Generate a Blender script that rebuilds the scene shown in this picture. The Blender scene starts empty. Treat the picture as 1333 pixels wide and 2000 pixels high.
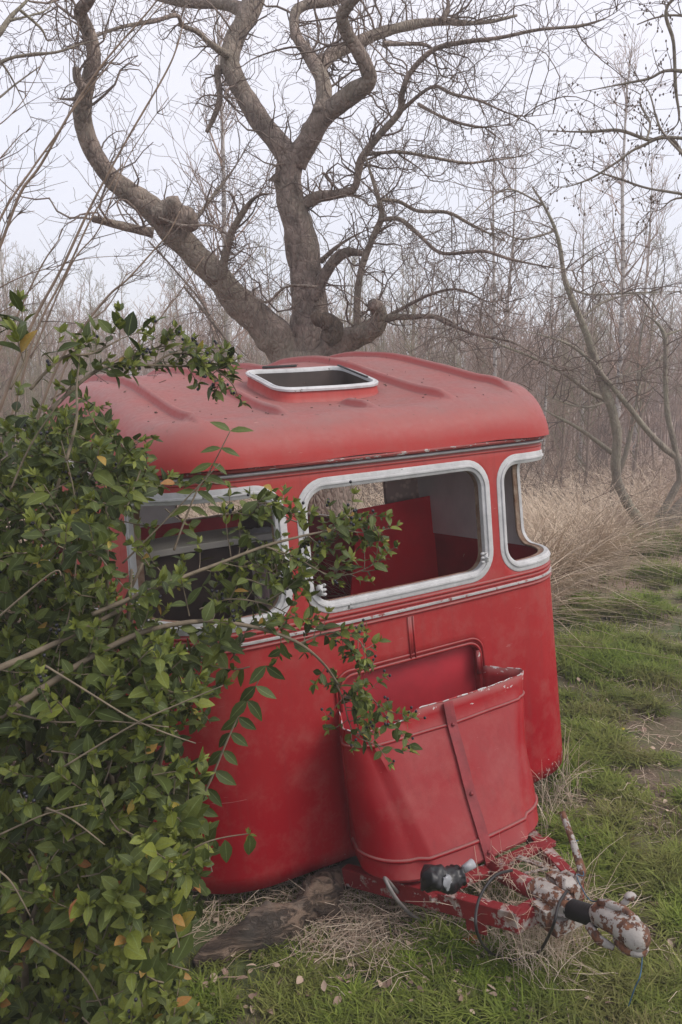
import bpy, math, random
import numpy as np
from mathutils import Vector, Matrix, noise
from mathutils.geometry import delaunay_2d_cdt
R_ = math.radians
rng = random.Random(7)
npr = np.random.default_rng(11)
SC = bpy.context.scene
COL = SC.collection

# ------------------------------------------------------------------ camera
CAM_H, FOC, CX, CY, HOR = 1.95, 1500.0, 666.5, 1000.0, 780.0
PIT = math.atan((CY - HOR) / FOC)
cam_d = bpy.data.cameras.new('camera'); cam = bpy.data.objects.new('camera', cam_d); COL.objects.link(cam)
cam_d.sensor_fit = 'VERTICAL'; cam_d.sensor_height = 24.0; cam_d.lens = FOC / 2000.0 * 24.0
cam_d.clip_start = 0.05; cam_d.clip_end = 900
cam.location = (0, 0, CAM_H); cam.rotation_euler = (math.pi / 2 - PIT, 0, 0)
SC.camera = cam

# ------------------------------------------------------------------ sky, sun, exposure
SUN_EL, SUN_AZ = R_(48), R_(74)          # azimuth measured from behind the camera towards the right
world = bpy.data.worlds.new('World'); SC.world = world; world.use_nodes = True
nt = world.node_tree; nt.nodes.clear()
out = nt.nodes.new('ShaderNodeOutputWorld')
sky = nt.nodes.new('ShaderNodeTexSky'); sky.sky_type = 'NISHITA'; sky.sun_disc = False
sky.sun_elevation = SUN_EL; sky.sun_rotation = math.pi - SUN_AZ; sky.air_density = 1.0; sky.dust_density = 3.0
bg1 = nt.nodes.new('ShaderNodeBackground'); bg1.inputs[1].default_value = 0.05
nt.links.new(sky.outputs[0], bg1.inputs[0])
tc = nt.nodes.new('ShaderNodeTexCoord'); sep = nt.nodes.new('ShaderNodeSeparateXYZ')
nt.links.new(tc.outputs['Generated'], sep.inputs[0])
mp = nt.nodes.new('ShaderNodeMapping'); mp.inputs['Scale'].default_value = (1, 1, 2.6)
nt.links.new(tc.outputs['Generated'], mp.inputs[0])
nz = nt.nodes.new('ShaderNodeTexNoise'); nz.inputs['Scale'].default_value = 2.2; nz.inputs['Detail'].default_value = 4
nt.links.new(mp.outputs[0], nz.inputs[0])
ad = nt.nodes.new('ShaderNodeMath'); ad.operation = 'MULTIPLY_ADD'; ad.inputs[1].default_value = 0.40; 
nt.links.new(nz.outputs[0], ad.inputs[0]); nt.links.new(sep.outputs[2], ad.inputs[2])
rp = nt.nodes.new('ShaderNodeValToRGB')
e = rp.color_ramp.elements
e[0].position = 0.10; e[0].color = (0.50, 0.53, 0.62, 1)
e[1].position = 0.62; e[1].color = (0.82, 0.785, 0.82, 1)
m_ = rp.color_ramp.elements.new(0.32); m_.color = (0.72, 0.715, 0.775, 1)
nt.links.new(ad.outputs[0], rp.inputs[0])
bg2 = nt.nodes.new('ShaderNodeBackground'); bg2.inputs[1].default_value = 0.90
nt.links.new(rp.outputs[0], bg2.inputs[0])
asd = nt.nodes.new('ShaderNodeAddShader')
nt.links.new(bg1.outputs[0], asd.inputs[0]); nt.links.new(bg2.outputs[0], asd.inputs[1])
nt.links.new(asd.outputs[0], out.inputs[0])
sl = bpy.data.lights.new('sun', 'SUN'); sl.energy = 1.5; sl.angle = R_(24); sl.color = (1.0, 0.95, 0.89)
so = bpy.data.objects.new('sun', sl); COL.objects.link(so)
so.rotation_euler = (math.pi / 2 - SUN_EL, 0, SUN_AZ)   # shines from behind right of the camera
SC.view_settings.view_transform = 'Standard'; SC.view_settings.look = 'None'
SC.view_settings.exposure = 0.34; SC.view_settings.gamma = 1.0
SC.cycles.max_bounces = 6; SC.cycles.transparent_max_bounces = 6; SC.cycles.volume_bounces = 0
SC.cycles.diffuse_bounces = 3; SC.cycles.glossy_bounces = 2; SC.cycles.caustics_reflective = False; SC.cycles.caustics_refractive = False

# ------------------------------------------------------------------ picture rays -> metres
cp, sp_ = math.cos(PIT), math.sin(PIT)
def ray(px, py):
    x, y = (px - CX) / FOC, (py - CY) / FOC
    return Vector((x, cp - y * sp_, -sp_ - y * cp))
def at(px, py, Y):
    r = ray(px, py); t = Y / r.y
    return Vector((r.x * t, Y, CAM_H + r.z * t))
def gp(px, py, z=0.0):
    r = ray(px, py); t = (z - CAM_H) / r.z
    return Vector((r.x * t, r.y * t, z))
def proj(p):
    d = Vector(p) - Vector((0, 0, CAM_H))
    fwd = d.y * cp - d.z * sp_; dn = -d.z * cp - d.y * sp_
    return CX + FOC * d.x / fwd, CY + FOC * dn / fwd
def proj_np(P):
    d = P - np.array([0, 0, CAM_H])
    fwd = d[:, 1] * cp - d[:, 2] * sp_; dn = -d[:, 2] * cp - d[:, 1] * sp_
    return CX + FOC * d[:, 0] / fwd, CY + FOC * dn / fwd

# ------------------------------------------------------------------ helpers
def tag(o, label=None, cat=None, group=None, kind=None):
    if label: o['label'] = label
    if cat: o['category'] = cat
    if group: o['group'] = group
    if kind: o['kind'] = kind
    return o
def empty(name, loc=(0, 0, 0), rz=0.0):
    o = bpy.data.objects.new(name, None); COL.objects.link(o); o.location = loc; o.rotation_euler = (0, 0, rz)
    o.empty_display_size = 0.1
    return o
class MB:
    def __init__(s): s.v = []; s.f = []; s.t = []; s.uv = []
    def add(s, vs, fs, tint=None):
        b = len(s.v); s.v.extend([tuple(v) for v in vs]); s.f.extend([tuple(i + b for i in f) for f in fs])
        s.t.extend([0.0 if tint is None else tint] * len(vs))
    def tube(s, pts, rad, n=6, cap=True, tint=None, rough=0.0, fq=6.0, flat=1.0):
        pts = [Vector(p) for p in pts]; k = len(pts)
        if not hasattr(rad, '__len__'): rad = [rad] * k
        vs = []; u = None
        for i, p in enumerate(pts):
            d = (pts[min(i + 1, k - 1)] - pts[max(i - 1, 0)])
            if d.length < 1e-9: d = Vector((0, 0, 1))
            d.normalize()
            if u is None:
                u = d.orthogonal().normalized()
            else:
                u = (u - d * u.dot(d))
                if u.length < 1e-6: u = d.orthogonal()
                u.normalize()
            w = d.cross(u)
            for j in range(n):
                a = 2 * math.pi * j / n
                r = rad[i]
                dv = u * math.cos(a) + w * math.sin(a) * flat
                if rough: 
                    q = (p + dv * r)
                    r *= 1 + rough * (noise.noise(q * fq) + 0.6 * noise.noise(q * fq * 2.7))
                vs.append(p + dv * r)
        fs = [(i * n + j, i * n + (j + 1) % n, (i + 1) * n + (j + 1) % n, (i + 1) * n + j) for i in range(k - 1) for j in range(n)]
        if cap:
            fs.append(tuple(range(n - 1, -1, -1))); fs.append(tuple(range((k - 1) * n, k * n)))
        s.add(vs, fs, tint)
    def box(s, lo, hi, M=None, tint=None):
        x0, y0, z0 = lo; x1, y1, z1 = hi
        vs = [Vector(p) for p in ((x0,y0,z0),(x1,y0,z0),(x1,y1,z0),(x0,y1,z0),(x0,y0,z1),(x1,y0,z1),(x1,y1,z1),(x0,y1,z1))]
        if M is not None: vs = [M @ v for v in vs]
        s.add(vs, [(0,3,2,1),(4,5,6,7),(0,1,5,4),(1,2,6,5),(2,3,7,6),(3,0,4,7)], tint)
    def bar(s, a, b, w, h, up=(0, 0, 1), tint=None):
        a = Vector(a); b = Vector(b); d = (b - a); L = d.length; d.normalize()
        sx = d.cross(Vector(up)).normalized(); uz = sx.cross(d)
        M = Matrix(((sx.x, d.x, uz.x, a.x), (sx.y, d.y, uz.y, a.y), (sx.z, d.z, uz.z, a.z), (0, 0, 0, 1)))
        s.box((-w/2, 0, -h/2), (w/2, L, h/2), M, tint)
    def blob(s, c, r, n=14, m=9, rough=0.0, fq=6, M=None, tint=None):
        vs = [];
        for i in range(m + 1):
            th = math.pi * i / m
            for j in range(n):
                a = 2 * math.pi * j / n
                v = Vector((math.sin(th) * math.cos(a), math.sin(th) * math.sin(a), math.cos(th)))
                k = 1 + (rough * noise.noise(v * fq * 0.4 + Vector(c) * 3) if rough else 0)
                v = Vector((v.x * r[0] * k, v.y * r[1] * k, v.z * r[2] * k))
                if M is not None: v = M @ v
                vs.append(v + Vector(c))
        fs = [(i * n + j, (i + 1) * n + j, (i + 1) * n + (j + 1) % n, i * n + (j + 1) % n) for i in range(m) for j in range(n)]
        s.add(vs, fs, tint)
    def build(s, name, mat, parent=None, smooth=True, loc=None, tint=False, bevel=0, auto=None):
        me = bpy.data.meshes.new(name); me.from_pydata(s.v, [], s.f); me.validate()
        if smooth: me.polygons.foreach_set('use_smooth', [True] * len(me.polygons))
        if auto is not None:
            try: me.set_sharp_from_angle(angle=R_(auto))
            except Exception: pass
        if tint and len(me.vertices) == len(s.t):
            at_ = me.attributes.new('tint', 'FLOAT', 'POINT'); at_.data.foreach_set('value', s.t)
        me.materials.append(mat)
        o = bpy.data.objects.new(name, me); COL.objects.link(o)
        if parent is not None: o.parent = parent
        if loc is not None: o.location = loc
        if bevel:
            b = o.modifiers.new('b', 'BEVEL'); b.width = bevel; b.segments = 2; b.limit_method = 'ANGLE'
        return o
def mesh_np(name, V, F, mat, tint=None, uv=None, smooth=False, parent=None, loc=None):
    """V (n,3), F (m,k) all same k"""
    me = bpy.data.meshes.new(name); n, m, k = len(V), len(F), F.shape[1]
    me.vertices.add(n); me.vertices.foreach_set('co', np.asarray(V, dtype=np.float32).ravel())
    me.loops.add(m * k); me.loops.foreach_set('vertex_index', F.astype(np.int32).ravel())
    me.polygons.add(m); me.polygons.foreach_set('loop_start', np.arange(0, m * k, k, dtype=np.int32))
    me.polygons.foreach_set('loop_total', np.full(m, k, dtype=np.int32))
    if smooth: me.polygons.foreach_set('use_smooth', np.ones(m, dtype=bool))
    me.update(calc_edges=True)
    if tint is not None:
        a = me.attributes.new('tint', 'FLOAT', 'POINT'); a.data.foreach_set('value', np.asarray(tint, dtype=np.float32))
    if uv is not None:
        l = me.uv_layers.new(name='UVMap'); l.data.foreach_set('uv', np.asarray(uv, dtype=np.float32)[F.ravel()].ravel())
    me.materials.append(mat)
    o = bpy.data.objects.new(name, me); COL.objects.link(o)
    if parent is not None: o.parent = parent
    if loc is not None: o.location = loc
    return o
def tubes_np(name, segs, mat, n=3, parent=None, loc=None, tint=None):
    """segs: list of (pts list, radii list); fast thin tubes"""
    V = []; F = []; b = 0; T = []
    ang = np.arange(n) * 2 * math.pi / n; ca, sa = np.cos(ang), np.sin(ang)
    for q, (pts, rad) in enumerate(segs):
        P = np.array([tuple(p) for p in pts], dtype=float); k = len(P)
        d = np.empty_like(P); d[1:-1] = P[2:] - P[:-2]; d[0] = P[1] - P[0]; d[-1] = P[-1] - P[-2]
        d /= (np.linalg.norm(d, axis=1)[:, None] + 1e-9)
        ref = np.array([0.31, 0.52, 0.79]) if abs(d[0] @ np.array([0.31, 0.52, 0.79])) < .8 else np.array([0.8, -0.6, 0.0])
        u = np.cross(d, ref); u /= (np.linalg.norm(u, axis=1)[:, None] + 1e-9); w = np.cross(d, u)
        r = np.broadcast_to(np.asarray(rad, dtype=float), (k,))
        ring = P[:, None, :] + r[:, None, None] * (u[:, None, :] * ca[None, :, None] + w[:, None, :] * sa[None, :, None])
        V.append(ring.reshape(-1, 3))
        i = np.arange(k - 1)[:, None] * n; j = np.arange(n)[None, :]; j2 = (j + 1) % n
        f = np.stack([i + j, i + j2, i + n + j2, i + n + j], -1).reshape(-1, 4) + b
        F.append(f); b += k * n
        if tint is not None: T.append(np.full(k * n, tint[q]))
    return mesh_np(name, np.concatenate(V), np.concatenate(F), mat, smooth=True, parent=parent, loc=loc, tint=None if tint is None else np.concatenate(T))

# ------------------------------------------------------------------ materials
def newmat(name):
    m = bpy.data.materials.new(name); m.use_nodes = True; n = m.node_tree; b = n.nodes['Principled BSDF']
    return m, n, b
def N(n, typ, **kw):
    x = n.nodes.new(typ)
    for k, v in kw.items():
        if k in ('operation', 'data_type', 'blend_type', 'attribute_name', 'noise_dimensions', 'feature', 'normalize'): setattr(x, k, v)
        else: x.inputs[k].default_value = v
    return x
def L(n, a, b): n.links.new(a, b)
def ramp(n, src, stops):
    r = n.nodes.new('ShaderNodeValToRGB'); el = r.color_ramp.elements
    while len(el) < len(stops): el.new(0.5)
    for i, (p, c) in enumerate(stops):
        el[i].position = p; el[i].color = (c, c, c, 1) if not hasattr(c, '__len__') else (*c, 1)
    L(n, src, r.inputs[0]); return r.outputs[0]
def mix(n, fac, a, b, mode='MIX'):
    m = n.nodes.new('ShaderNodeMix'); m.data_type = 'RGBA'; m.blend_type = mode; m.clamp_factor = True
    if hasattr(fac, 'is_linked') or hasattr(fac, 'links'): L(n, fac, m.inputs[0])
    else: m.inputs[0].default_value = fac
    for s, q in ((a, 6), (b, 7)):
        if hasattr(s, 'links'): L(n, s, m.inputs[q])
        else: m.inputs[q].default_value = (*s, 1)
    return m.outputs[2]
def nztex(n, scale, detail=4, rough=0.55, vec=None, dist=0.0):
    t = N(n, 'ShaderNodeTexNoise', Scale=scale, Detail=detail, Roughness=rough, Distortion=dist)
    if vec is None:
        tcn = n.nodes.get('TC') or n.nodes.new('ShaderNodeTexCoord'); tcn.name = 'TC'; vec = tcn.outputs['Object']
    L(n, vec, t.inputs['Vector']); return t.outputs[0]
def ovec(n, scale=(1, 1, 1)):
    tcn = n.nodes.get('TC') or n.nodes.new('ShaderNodeTexCoord'); tcn.name = 'TC'
    m = n.nodes.new('ShaderNodeMapping'); m.inputs['Scale'].default_value = scale
    L(n, tcn.outputs['Object'], m.inputs[0]); return m.outputs[0]
def bump(n, b, h, strength=0.3, dist=0.01):
    x = N(n, 'ShaderNodeBump', Strength=strength, Distance=dist); L(n, h, x.inputs['Height']); L(n, x.outputs[0], b.inputs['Normal'])
def mth(n, op, a, b=None, c=None):
    x = n.nodes.new('ShaderNodeMath'); x.operation = op; x.use_clamp = op in ('MULTIPLY',) and False
    for i, v in enumerate((a, b, c)):
        if v is None: continue
        if hasattr(v, 'links'): L(n, v, x.inputs[i])
        else: x.inputs[i].default_value = v
    return x.outputs[0]

def mat_simple(name, col, rough=0.6, var=0.15, scale=20, metal=0.0, bmp=0.0, bscale=60, col2=None):
    m, n, b = newmat(name)
    f = nztex(n, scale, 5)
    c2 = col2 or tuple(c * (1 - var * 2) for c in col)
    L(n, mix(n, ramp(n, f, [(0.35, 0.0), (0.65, 1.0)]), col, c2), b.inputs['Base Color'])
    b.inputs['Roughness'].default_value = rough; b.inputs['Metallic'].default_value = metal
    if bmp: bump(n, b, nztex(n, bscale, 5), bmp)
    return m

def mat_red_paint(name, top=False, locker=False):
    """old red coachwork: fades pink and dusty on faces that look up, chips along the lower edge"""
    m, n, b = newmat(name)
    f = nztex(n, 2.2, 5, 0.6); g = nztex(n, 45, 6, 0.65)
    base = mix(n, ramp(n, f, [(0.3, 0), (0.7, 1)]), (0.27, 0.0025, 0.009), (0.32, 0.005, 0.012))
    # blotchy chalky bleaching; its rise with height also paints in brighter light above
    tcn = n.nodes['TC']; sp = n.nodes.new('ShaderNodeSeparateXYZ'); L(n, tcn.outputs['Object'], sp.inputs[0])
    hz = mth(n, 'MULTIPLY_ADD', sp.outputs[2], 0.55, 0.42)
    hz = mth(n, 'MULTIPLY_ADD', nztex(n, 1.3, 4, 0.6), 0.5, mth(n, 'SUBTRACT', hz, 0.25))
    hz = ramp(n, hz, [(0.10, 0.0), (0.80, 0.80 if not top else 0.62)])
    base = mix(n, hz, base, (0.42, 0.074, 0.062))
    # dust on up-facing surfaces
    geo = n.nodes.new('ShaderNodeNewGeometry'); sn = n.nodes.new('ShaderNodeSeparateXYZ'); L(n, geo.outputs['Normal'], sn.inputs[0])
    up = mth(n, 'MULTIPLY', ramp(n, sn.outputs[2], [(0.20, 0.0), (0.82, 1.0)]), ramp(n, nztex(n, 5, 6, 0.7), [(0.2, 0.55), (0.75, 1.0)]))
    base = mix(n, mth(n, 'MULTIPLY', up, 0.94), base, (0.235, 0.135, 0.125))
    if top:   # lichen specks and dark dirt flecks
        v = n.nodes.new('ShaderNodeTexNoise'); v.inputs['Scale'].default_value = 38; v.inputs['Detail'].default_value = 3; L(n, tcn.outputs['Object'], v.inputs[0])
        sp1 = mth(n, 'MULTIPLY', ramp(n, v.outputs[0], [(0.66, 0.0), (0.70, 1.0)]), ramp(n, sn.outputs[2], [(0.55, 0.0), (0.8, 1.0)]))
        base = mix(n, mth(n, 'MULTIPLY', sp1, 0.6), base, (0.16, 0.085, 0.07))
    # small pale chips
    vo = N(n, 'ShaderNodeTexNoise', Scale=34.0, Detail=5.0, Roughness=0.7); L(n, tcn.outputs['Object'], vo.inputs[0])
    chip = ramp(n, vo.outputs[0], [(0.775, 0.0), (0.782, 1.0)])
    low = ramp(n, mth(n, 'MULTIPLY_ADD', sp.outputs[2], -1.0, 0.0), [(0.0, 0.0), (1.0, 1.0)])
    base = mix(n, mth(n, 'MULTIPLY', chip, 0.85), base, (0.55, 0.52, 0.50))
    if not top:
        edge = mth(n, 'ADD', mth(n, 'MULTIPLY_ADD', sp.outputs[2], -9.0, mth(n, 'MULTIPLY_ADD', ramp(n, sp.outputs[0], [(0.3, 0.0), (0.7, 1.0)]), 1.1, -8.6)), mth(n, 'MULTIPLY_ADD', nztex(n, 1.7, 2), 1.6, -1.0))
        vq = N(n, 'ShaderNodeTexNoise', Scale=55.0, Detail=4.0, Roughness=0.6); L(n, tcn.outputs['Object'], vq.inputs[0])
        ec = ramp(n, mth(n, 'MULTIPLY_ADD', edge, 0.16, vq.outputs[0]), [(0.655, 0.0), (0.67, 1.0)])
        base = mix(n, mth(n, 'MULTIPLY', ec, 0.9), base, (0.50, 0.49, 0.50))
    if locker:   # flaked lip
        lz = mth(n, 'MULTIPLY_ADD', sp.outputs[2], 14.0, 4.75)
        vl = nztex(n, 21, 5, 0.62, ovec(n, (1, 1, 1.6)))
        fl = mth(n, 'MULTIPLY', ramp(n, mth(n, 'MULTIPLY_ADD', lz, 0.16, vl), [(0.645, 0.0), (0.655, 1.0)]), ramp(n, sp.outputs[2], [(0.0, 1.0), (1.0, 1.0)]))
        base = mix(n, mth(n, 'MULTIPLY', fl, 0.92), base, (0.50, 0.48, 0.47))
    # rain streaks, greyish grime and thin scratches
    sv = nztex(n, 1.0, 5, 0.65, ovec(n, (26, 26, 1.1)))
    base = mix(n, mth(n, 'MULTIPLY', ramp(n, sv, [(0.52, 0.0), (0.72, 1.0)]), 0.30 if not top else 0.10), base, (0.17, 0.035, 0.035))
    base = mix(n, mth(n, 'MULTIPLY', ramp(n, nztex(n, 7.0, 8, 0.72), [(0.48, 0.0), (0.70, 1.0)]), 0.42), base, (0.34, 0.105, 0.09))
    sc = nztex(n, 1.0, 3, 0.5, ovec(n, (7, 7, 95)), 1.5)
    base = mix(n, mth(n, 'MULTIPLY', ramp(n, sc, [(0.745, 0.0), (0.76, 1.0)]), 0.55), base, (0.46, 0.26, 0.24))
    L(n, base, b.inputs['Base Color'])
    L(n, ramp(n, g, [(0.3, 0.42), (0.7, 0.62)]), b.inputs['Roughness'])
    b.inputs['Specular IOR Level'].default_value = 0.16
    hh = mth(n, 'MULTIPLY_ADD', nztex(n, 3.4, 3), 1.0, mth(n, 'MULTIPLY', g, 0.08))
    bump(n, b, hh, 0.38, 0.02)
    return m

def mat_peel(name, paint, under, amount=0.5, scale=22, rough=0.6, stretch=(1, 1, 1), rust=None):
    m, n, b = newmat(name)
    v = ovec(n, stretch)
    f = nztex(n, scale, 6, 0.68, v); th = 0.5 + (0.5 - amount) * 0.5
    fac = ramp(n, f, [(th - 0.012, 0), (th + 0.012, 1)])
    pc = mix(n, ramp(n, nztex(n, 11, 6, 0.7), [(0.3, 0), (0.7, 1)]), paint, tuple(c * 0.66 for c in paint))
    uc = mix(n, ramp(n, nztex(n, scale * 2.3, 5), [(0.35, 0), (0.65, 1)]), under, rust or tuple(c * 0.5 for c in under))
    L(n, mix(n, fac, pc, uc), b.inputs['Base Color'])
    b.inputs['Roughness'].default_value = rough
    h = mth(n, 'MULTIPLY_ADD', fac, -0.6, nztex(n, scale * 3, 4))
    bump(n, b, h, 0.5, 0.004)
    return m

M = {}
M['red'] = mat_red_paint('red_coach_paint'); M['roof'] = mat_red_paint('faded_roof_paint', True); M['locker'] = mat_red_paint('flaked_locker_paint', False, True)
M['frame'] = mat_peel('weathered_white_trim', (0.57, 0.57, 0.57), (0.20, 0.19, 0.175), 0.20, 20, 0.6, (1, 1, 1))
M['lip'] = mat_peel('chipped_roof_lip', (0.27, 0.040, 0.035), (0.46, 0.42, 0.39), 0.34, 24, 0.65, (1, 1, 2.5))
M['strip'] = mat_peel('scuffed_aluminium_strip', (0.46, 0.45, 0.44), (0.30, 0.09, 0.08), 0.32, 40, 0.5)
M['rust'] = mat_peel('rusty_white_metal', (0.40, 0.37, 0.34), (0.19, 0.080, 0.040), 0.50, 24, 0.85, rust=(0.06, 0.027, 0.018))
M['redchip'] = mat_peel('chipped_red_metal', (0.24, 0.010, 0.014), (0.42, 0.38, 0.36), 0.36, 15, 0.6, rust=(0.20, 0.10, 0.07))
M['reddark'] = mat_simple('dull_red_metal', (0.26, 0.025, 0.03), 0.6, 0.2, 14, bmp=0.15)
M['rawrim'] = mat_peel('bare_metal_rim', (0.62, 0.61, 0.60), (0.45, 0.03, 0.03), 0.45, 24, 0.5)
M['lining_grey'] = mat_simple('grey_lining', (0.74, 0.70, 0.68), 0.8, 0.10, 4)
M['lining_red'] = mat_simple('red_lining', (0.42, 0.018, 0.03), 0.55, 0.15, 5)
M['board_red'] = mat_simple('red_hardboard', (0.72, 0.008, 0.024), 0.42, 0.12, 3)
M['black'] = mat_simple('black_plastic', (0.012, 0.012, 0.014), 0.42, 0.2, 20, bmp=0.4, bscale=30)
M['tape'] = mat_simple('grey_tape', (0.35, 0.36, 0.38), 0.4, 0.2, 18, bmp=0.3)
M['rubber'] = mat_simple('black_rubber', (0.016, 0.015, 0.015), 0.6, 0.2, 20)
M['hose'] = mat_simple('grey_hose', (0.22, 0.20, 0.19), 0.6, 0.15, 30)
M['blue'] = mat_simple('blue_twine', (0.03, 0.10, 0.17), 0.7, 0.2, 60)
M['wood_dark'] = mat_simple('dark_cabinet_wood', (0.055, 0.035, 0.028), 0.6, 0.25, 6)
M['pale_top'] = mat_simple('pale_laminate', (0.42, 0.41, 0.38), 0.5, 0.1, 6)
M['curtain'] = mat_simple('pale_green_cloth', (0.16, 0.20, 0.16), 0.9, 0.12, 12, col2=(0.24, 0.13, 0.15))
M['rust_wood'] = mat_simple('rusty_jamb', (0.17, 0.09, 0.05), 0.85, 0.3, 22, bmp=0.5, col2=(0.30, 0.22, 0.16))
M['orange'] = mat_simple('orange_clay', (0.50, 0.13, 0.045), 0.7, 0.25, 18, bmp=0.3)
m, n, b = newmat('patterned_wallpaper')
v = ovec(n, (1, 1, 1)); w1 = N(n, 'ShaderNodeTexVoronoi', Scale=26.0); L(n, v, w1.inputs[0])
L(n, mix(n, ramp(n, w1.outputs['Distance'], [(0.25, 0.0), (0.45, 1.0)]), (0.62, 0.48, 0.42), (0.44, 0.33, 0.29)), b.inputs['Base Color']); b.inputs['Roughness'].default_value = 0.85
M['paper'] = m

def mat_bark(name, c1, c2, c3=None, scale=7, bs=0.8, lich=0.0):
    m, n, b = newmat(name)
    v = ovec(n, (1, 1, 0.45)); f = nztex(n, scale, 8, 0.7, v, 0.6); g = nztex(n, 1.6, 4)
    c = mix(n, ramp(n, f, [(0.35, 0), (0.62, 1)]), c1, c2)
    if c3: c = mix(n, mth(n, 'MULTIPLY', ramp(n, g, [(0.45, 0), (0.65, 1)]), 0.7), c, c3)
    if lich:
        q = nztex(n, 60, 4, 0.7); c = mix(n, mth(n, 'MULTIPLY', ramp(n, q, [(0.56, 0), (0.6, 1)]), lich), c, (0.34, 0.35, 0.28))
    L(n, c, b.inputs['Base Color']); b.inputs['Roughness'].default_value = 0.9
    vo = N(n, 'ShaderNodeTexVoronoi', Scale=scale * 3.0); vo.feature = 'DISTANCE_TO_EDGE'; L(n, v, vo.inputs[0])
    h = mth(n, 'MULTIPLY_ADD', ramp(n, vo.outputs['Distance'], [(0.0, 0.0), (0.25, 1.0)]), 0.35, f)
    bump(n, b, h, bs, 0.03)
    return m
M['bark'] = mat_bark('old_apple_bark', (0.37, 0.285, 0.235), (0.115, 0.085, 0.068), (0.27, 0.23, 0.175), 9, 1.0, 0.30)
M['stub'] = mat_bark('torn_dead_wood', (0.17, 0.115, 0.08), (0.038, 0.027, 0.021), (0.10, 0.078, 0.06), 11, 0.8)
m, n, b = newmat('split_log_wood'); v = ovec(n, (5, 16, 26)); f = nztex(n, 1.0, 9, 0.72, v, 0.8)
c = mix(n, ramp(n, f, [(0.38, 0), (0.60, 1)]), (0.060, 0.040, 0.029), (0.22, 0.155, 0.11))
c = mix(n, ramp(n, nztex(n, 5, 5, 0.6), [(0.52, 0), (0.66, 1)]), c, (0.135, 0.115, 0.095)); L(n, c, b.inputs['Base Color']); b.inputs['Roughness'].default_value = 0.92
bump(n, b, mth(n, 'MULTIPLY_ADD', ramp(n, f, [(0.40, 0.0), (0.52, 1.0)]), 0.8, f), 1.0, 0.025); M['log'] = m
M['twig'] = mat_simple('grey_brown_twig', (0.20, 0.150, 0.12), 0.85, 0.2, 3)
M['twig_far'] = mat_simple('hazed_brown_twig', (0.40, 0.285, 0.225), 0.9, 0.2, 2)  # paler than the near twigs: distance haze put into the colour
M['twig_far2'] = mat_simple('olive_grey_twig', (0.31, 0.28, 0.19), 0.9, 0.2, 2)  # olive kind, lightened the same way for haze
M['trunk_far'] = mat_bark('sapling_bark', (0.34, 0.265, 0.215), (0.19, 0.15, 0.12), None, 8, 0.4)  # bark lightened to paint in the haze over far trees
M['bark_olive'] = mat_bark('olive_bark', (0.30, 0.255, 0.20), (0.16, 0.135, 0.105), (0.25, 0.235, 0.165), 9, 0.6, 0.35)
m, n, b = newmat('birch_bark'); v = ovec(n, (3, 3, 9))
L(n, mix(n, ramp(n, nztex(n, 1.6, 5, 0.7, v), [(0.53, 0), (0.60, 1)]), (0.42, 0.39, 0.36), (0.08, 0.06, 0.055)), b.inputs['Base Color']); b.inputs['Roughness'].default_value = 0.8
M['birch'] = m
M['cane'] = mat_simple('pale_cane', (0.30, 0.215, 0.155), 0.75, 0.2, 12)
M['stem'] = mat_simple('privet_stem', (0.19, 0.15, 0.10), 0.8, 0.2, 25, bmp=0.3)
M['bud'] = mat_simple('brown_bud', (0.16, 0.12, 0.09), 0.8, 0.2, 20)
M['berry'] = mat_simple('black_berry', (0.012, 0.012, 0.020), 0.35, 0.1, 20)

def mat_tinted(name, stops, rough=0.6, trans=0.0, vein=False, spec=0.4, hue_noise=None):
    m, n, b = newmat(name)
    a = N(n, 'ShaderNodeAttribute', attribute_name='tint')
    c = ramp(n, a.outputs['Fac'], stops)
    if hue_noise: 
        geo = n.nodes.new('ShaderNodeNewGeometry')
        c = mix(n, ramp(n, nztex(n, hue_noise[0], 4, 0.6, geo.outputs['Position']), [(0.4, 0), (0.62, 1)]), c, mix(n, hue_noise[2], c, hue_noise[1]))
    if vein:
        uvn = n.nodes.new('ShaderNodeUVMap'); s2 = n.nodes.new('ShaderNodeSeparateXYZ'); L(n, uvn.outputs[0], s2.inputs[0])
        dx = mth(n, 'ABSOLUTE', mth(n, 'SUBTRACT', s2.outputs[0], 0.5))
        mid = ramp(n, dx, [(0.015, 0.55), (0.05, 0.0)])
        c = mix(n, mid, c, (0.20, 0.26, 0.10))
        c = mix(n, mth(n, 'MULTIPLY', ramp(n, nztex(n, 240, 3, 0.6), [(0.4, 0), (0.7, 1)]), 0.30), c, (0.03, 0.045, 0.015))
        b.inputs['Coat Weight'].default_value = 0.0
        wv = mth(n, 'SINE', mth(n, 'MULTIPLY', mth(n, 'MULTIPLY_ADD', dx, -1.2, s2.outputs[1]), 55.0))
        bump(n, b, wv, 0.12, 0.002)
    L(n, c, b.inputs['Base Color']); b.inputs['Roughness'].default_value = rough; b.inputs['Specular IOR Level'].default_value = spec
    if trans:
        tr = n.nodes.new('ShaderNodeBsdfTranslucent'); L(n, c, tr.inputs[0]); mx = n.nodes.new('ShaderNodeMixShader'); mx.inputs[0].default_value = trans
        o = n.nodes['Material Output']; L(n, b.outputs[0], mx.inputs[1]); L(n, tr.outputs[0], mx.inputs[2]); L(n, mx.outputs[0], o.inputs[0])
    return m
M['leaf'] = mat_tinted('privet_leaf', [(0.0, (0.026, 0.038, 0.010)), (0.45, (0.078, 0.102, 0.024)), (0.80, (0.165, 0.190, 0.030)), (0.93, (0.21, 0.235, 0.04)), (0.955, (0.36, 0.30, 0.05)), (1.0, (0.34, 0.13, 0.05))], 0.50, 0.20, True, 0.26)
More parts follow.
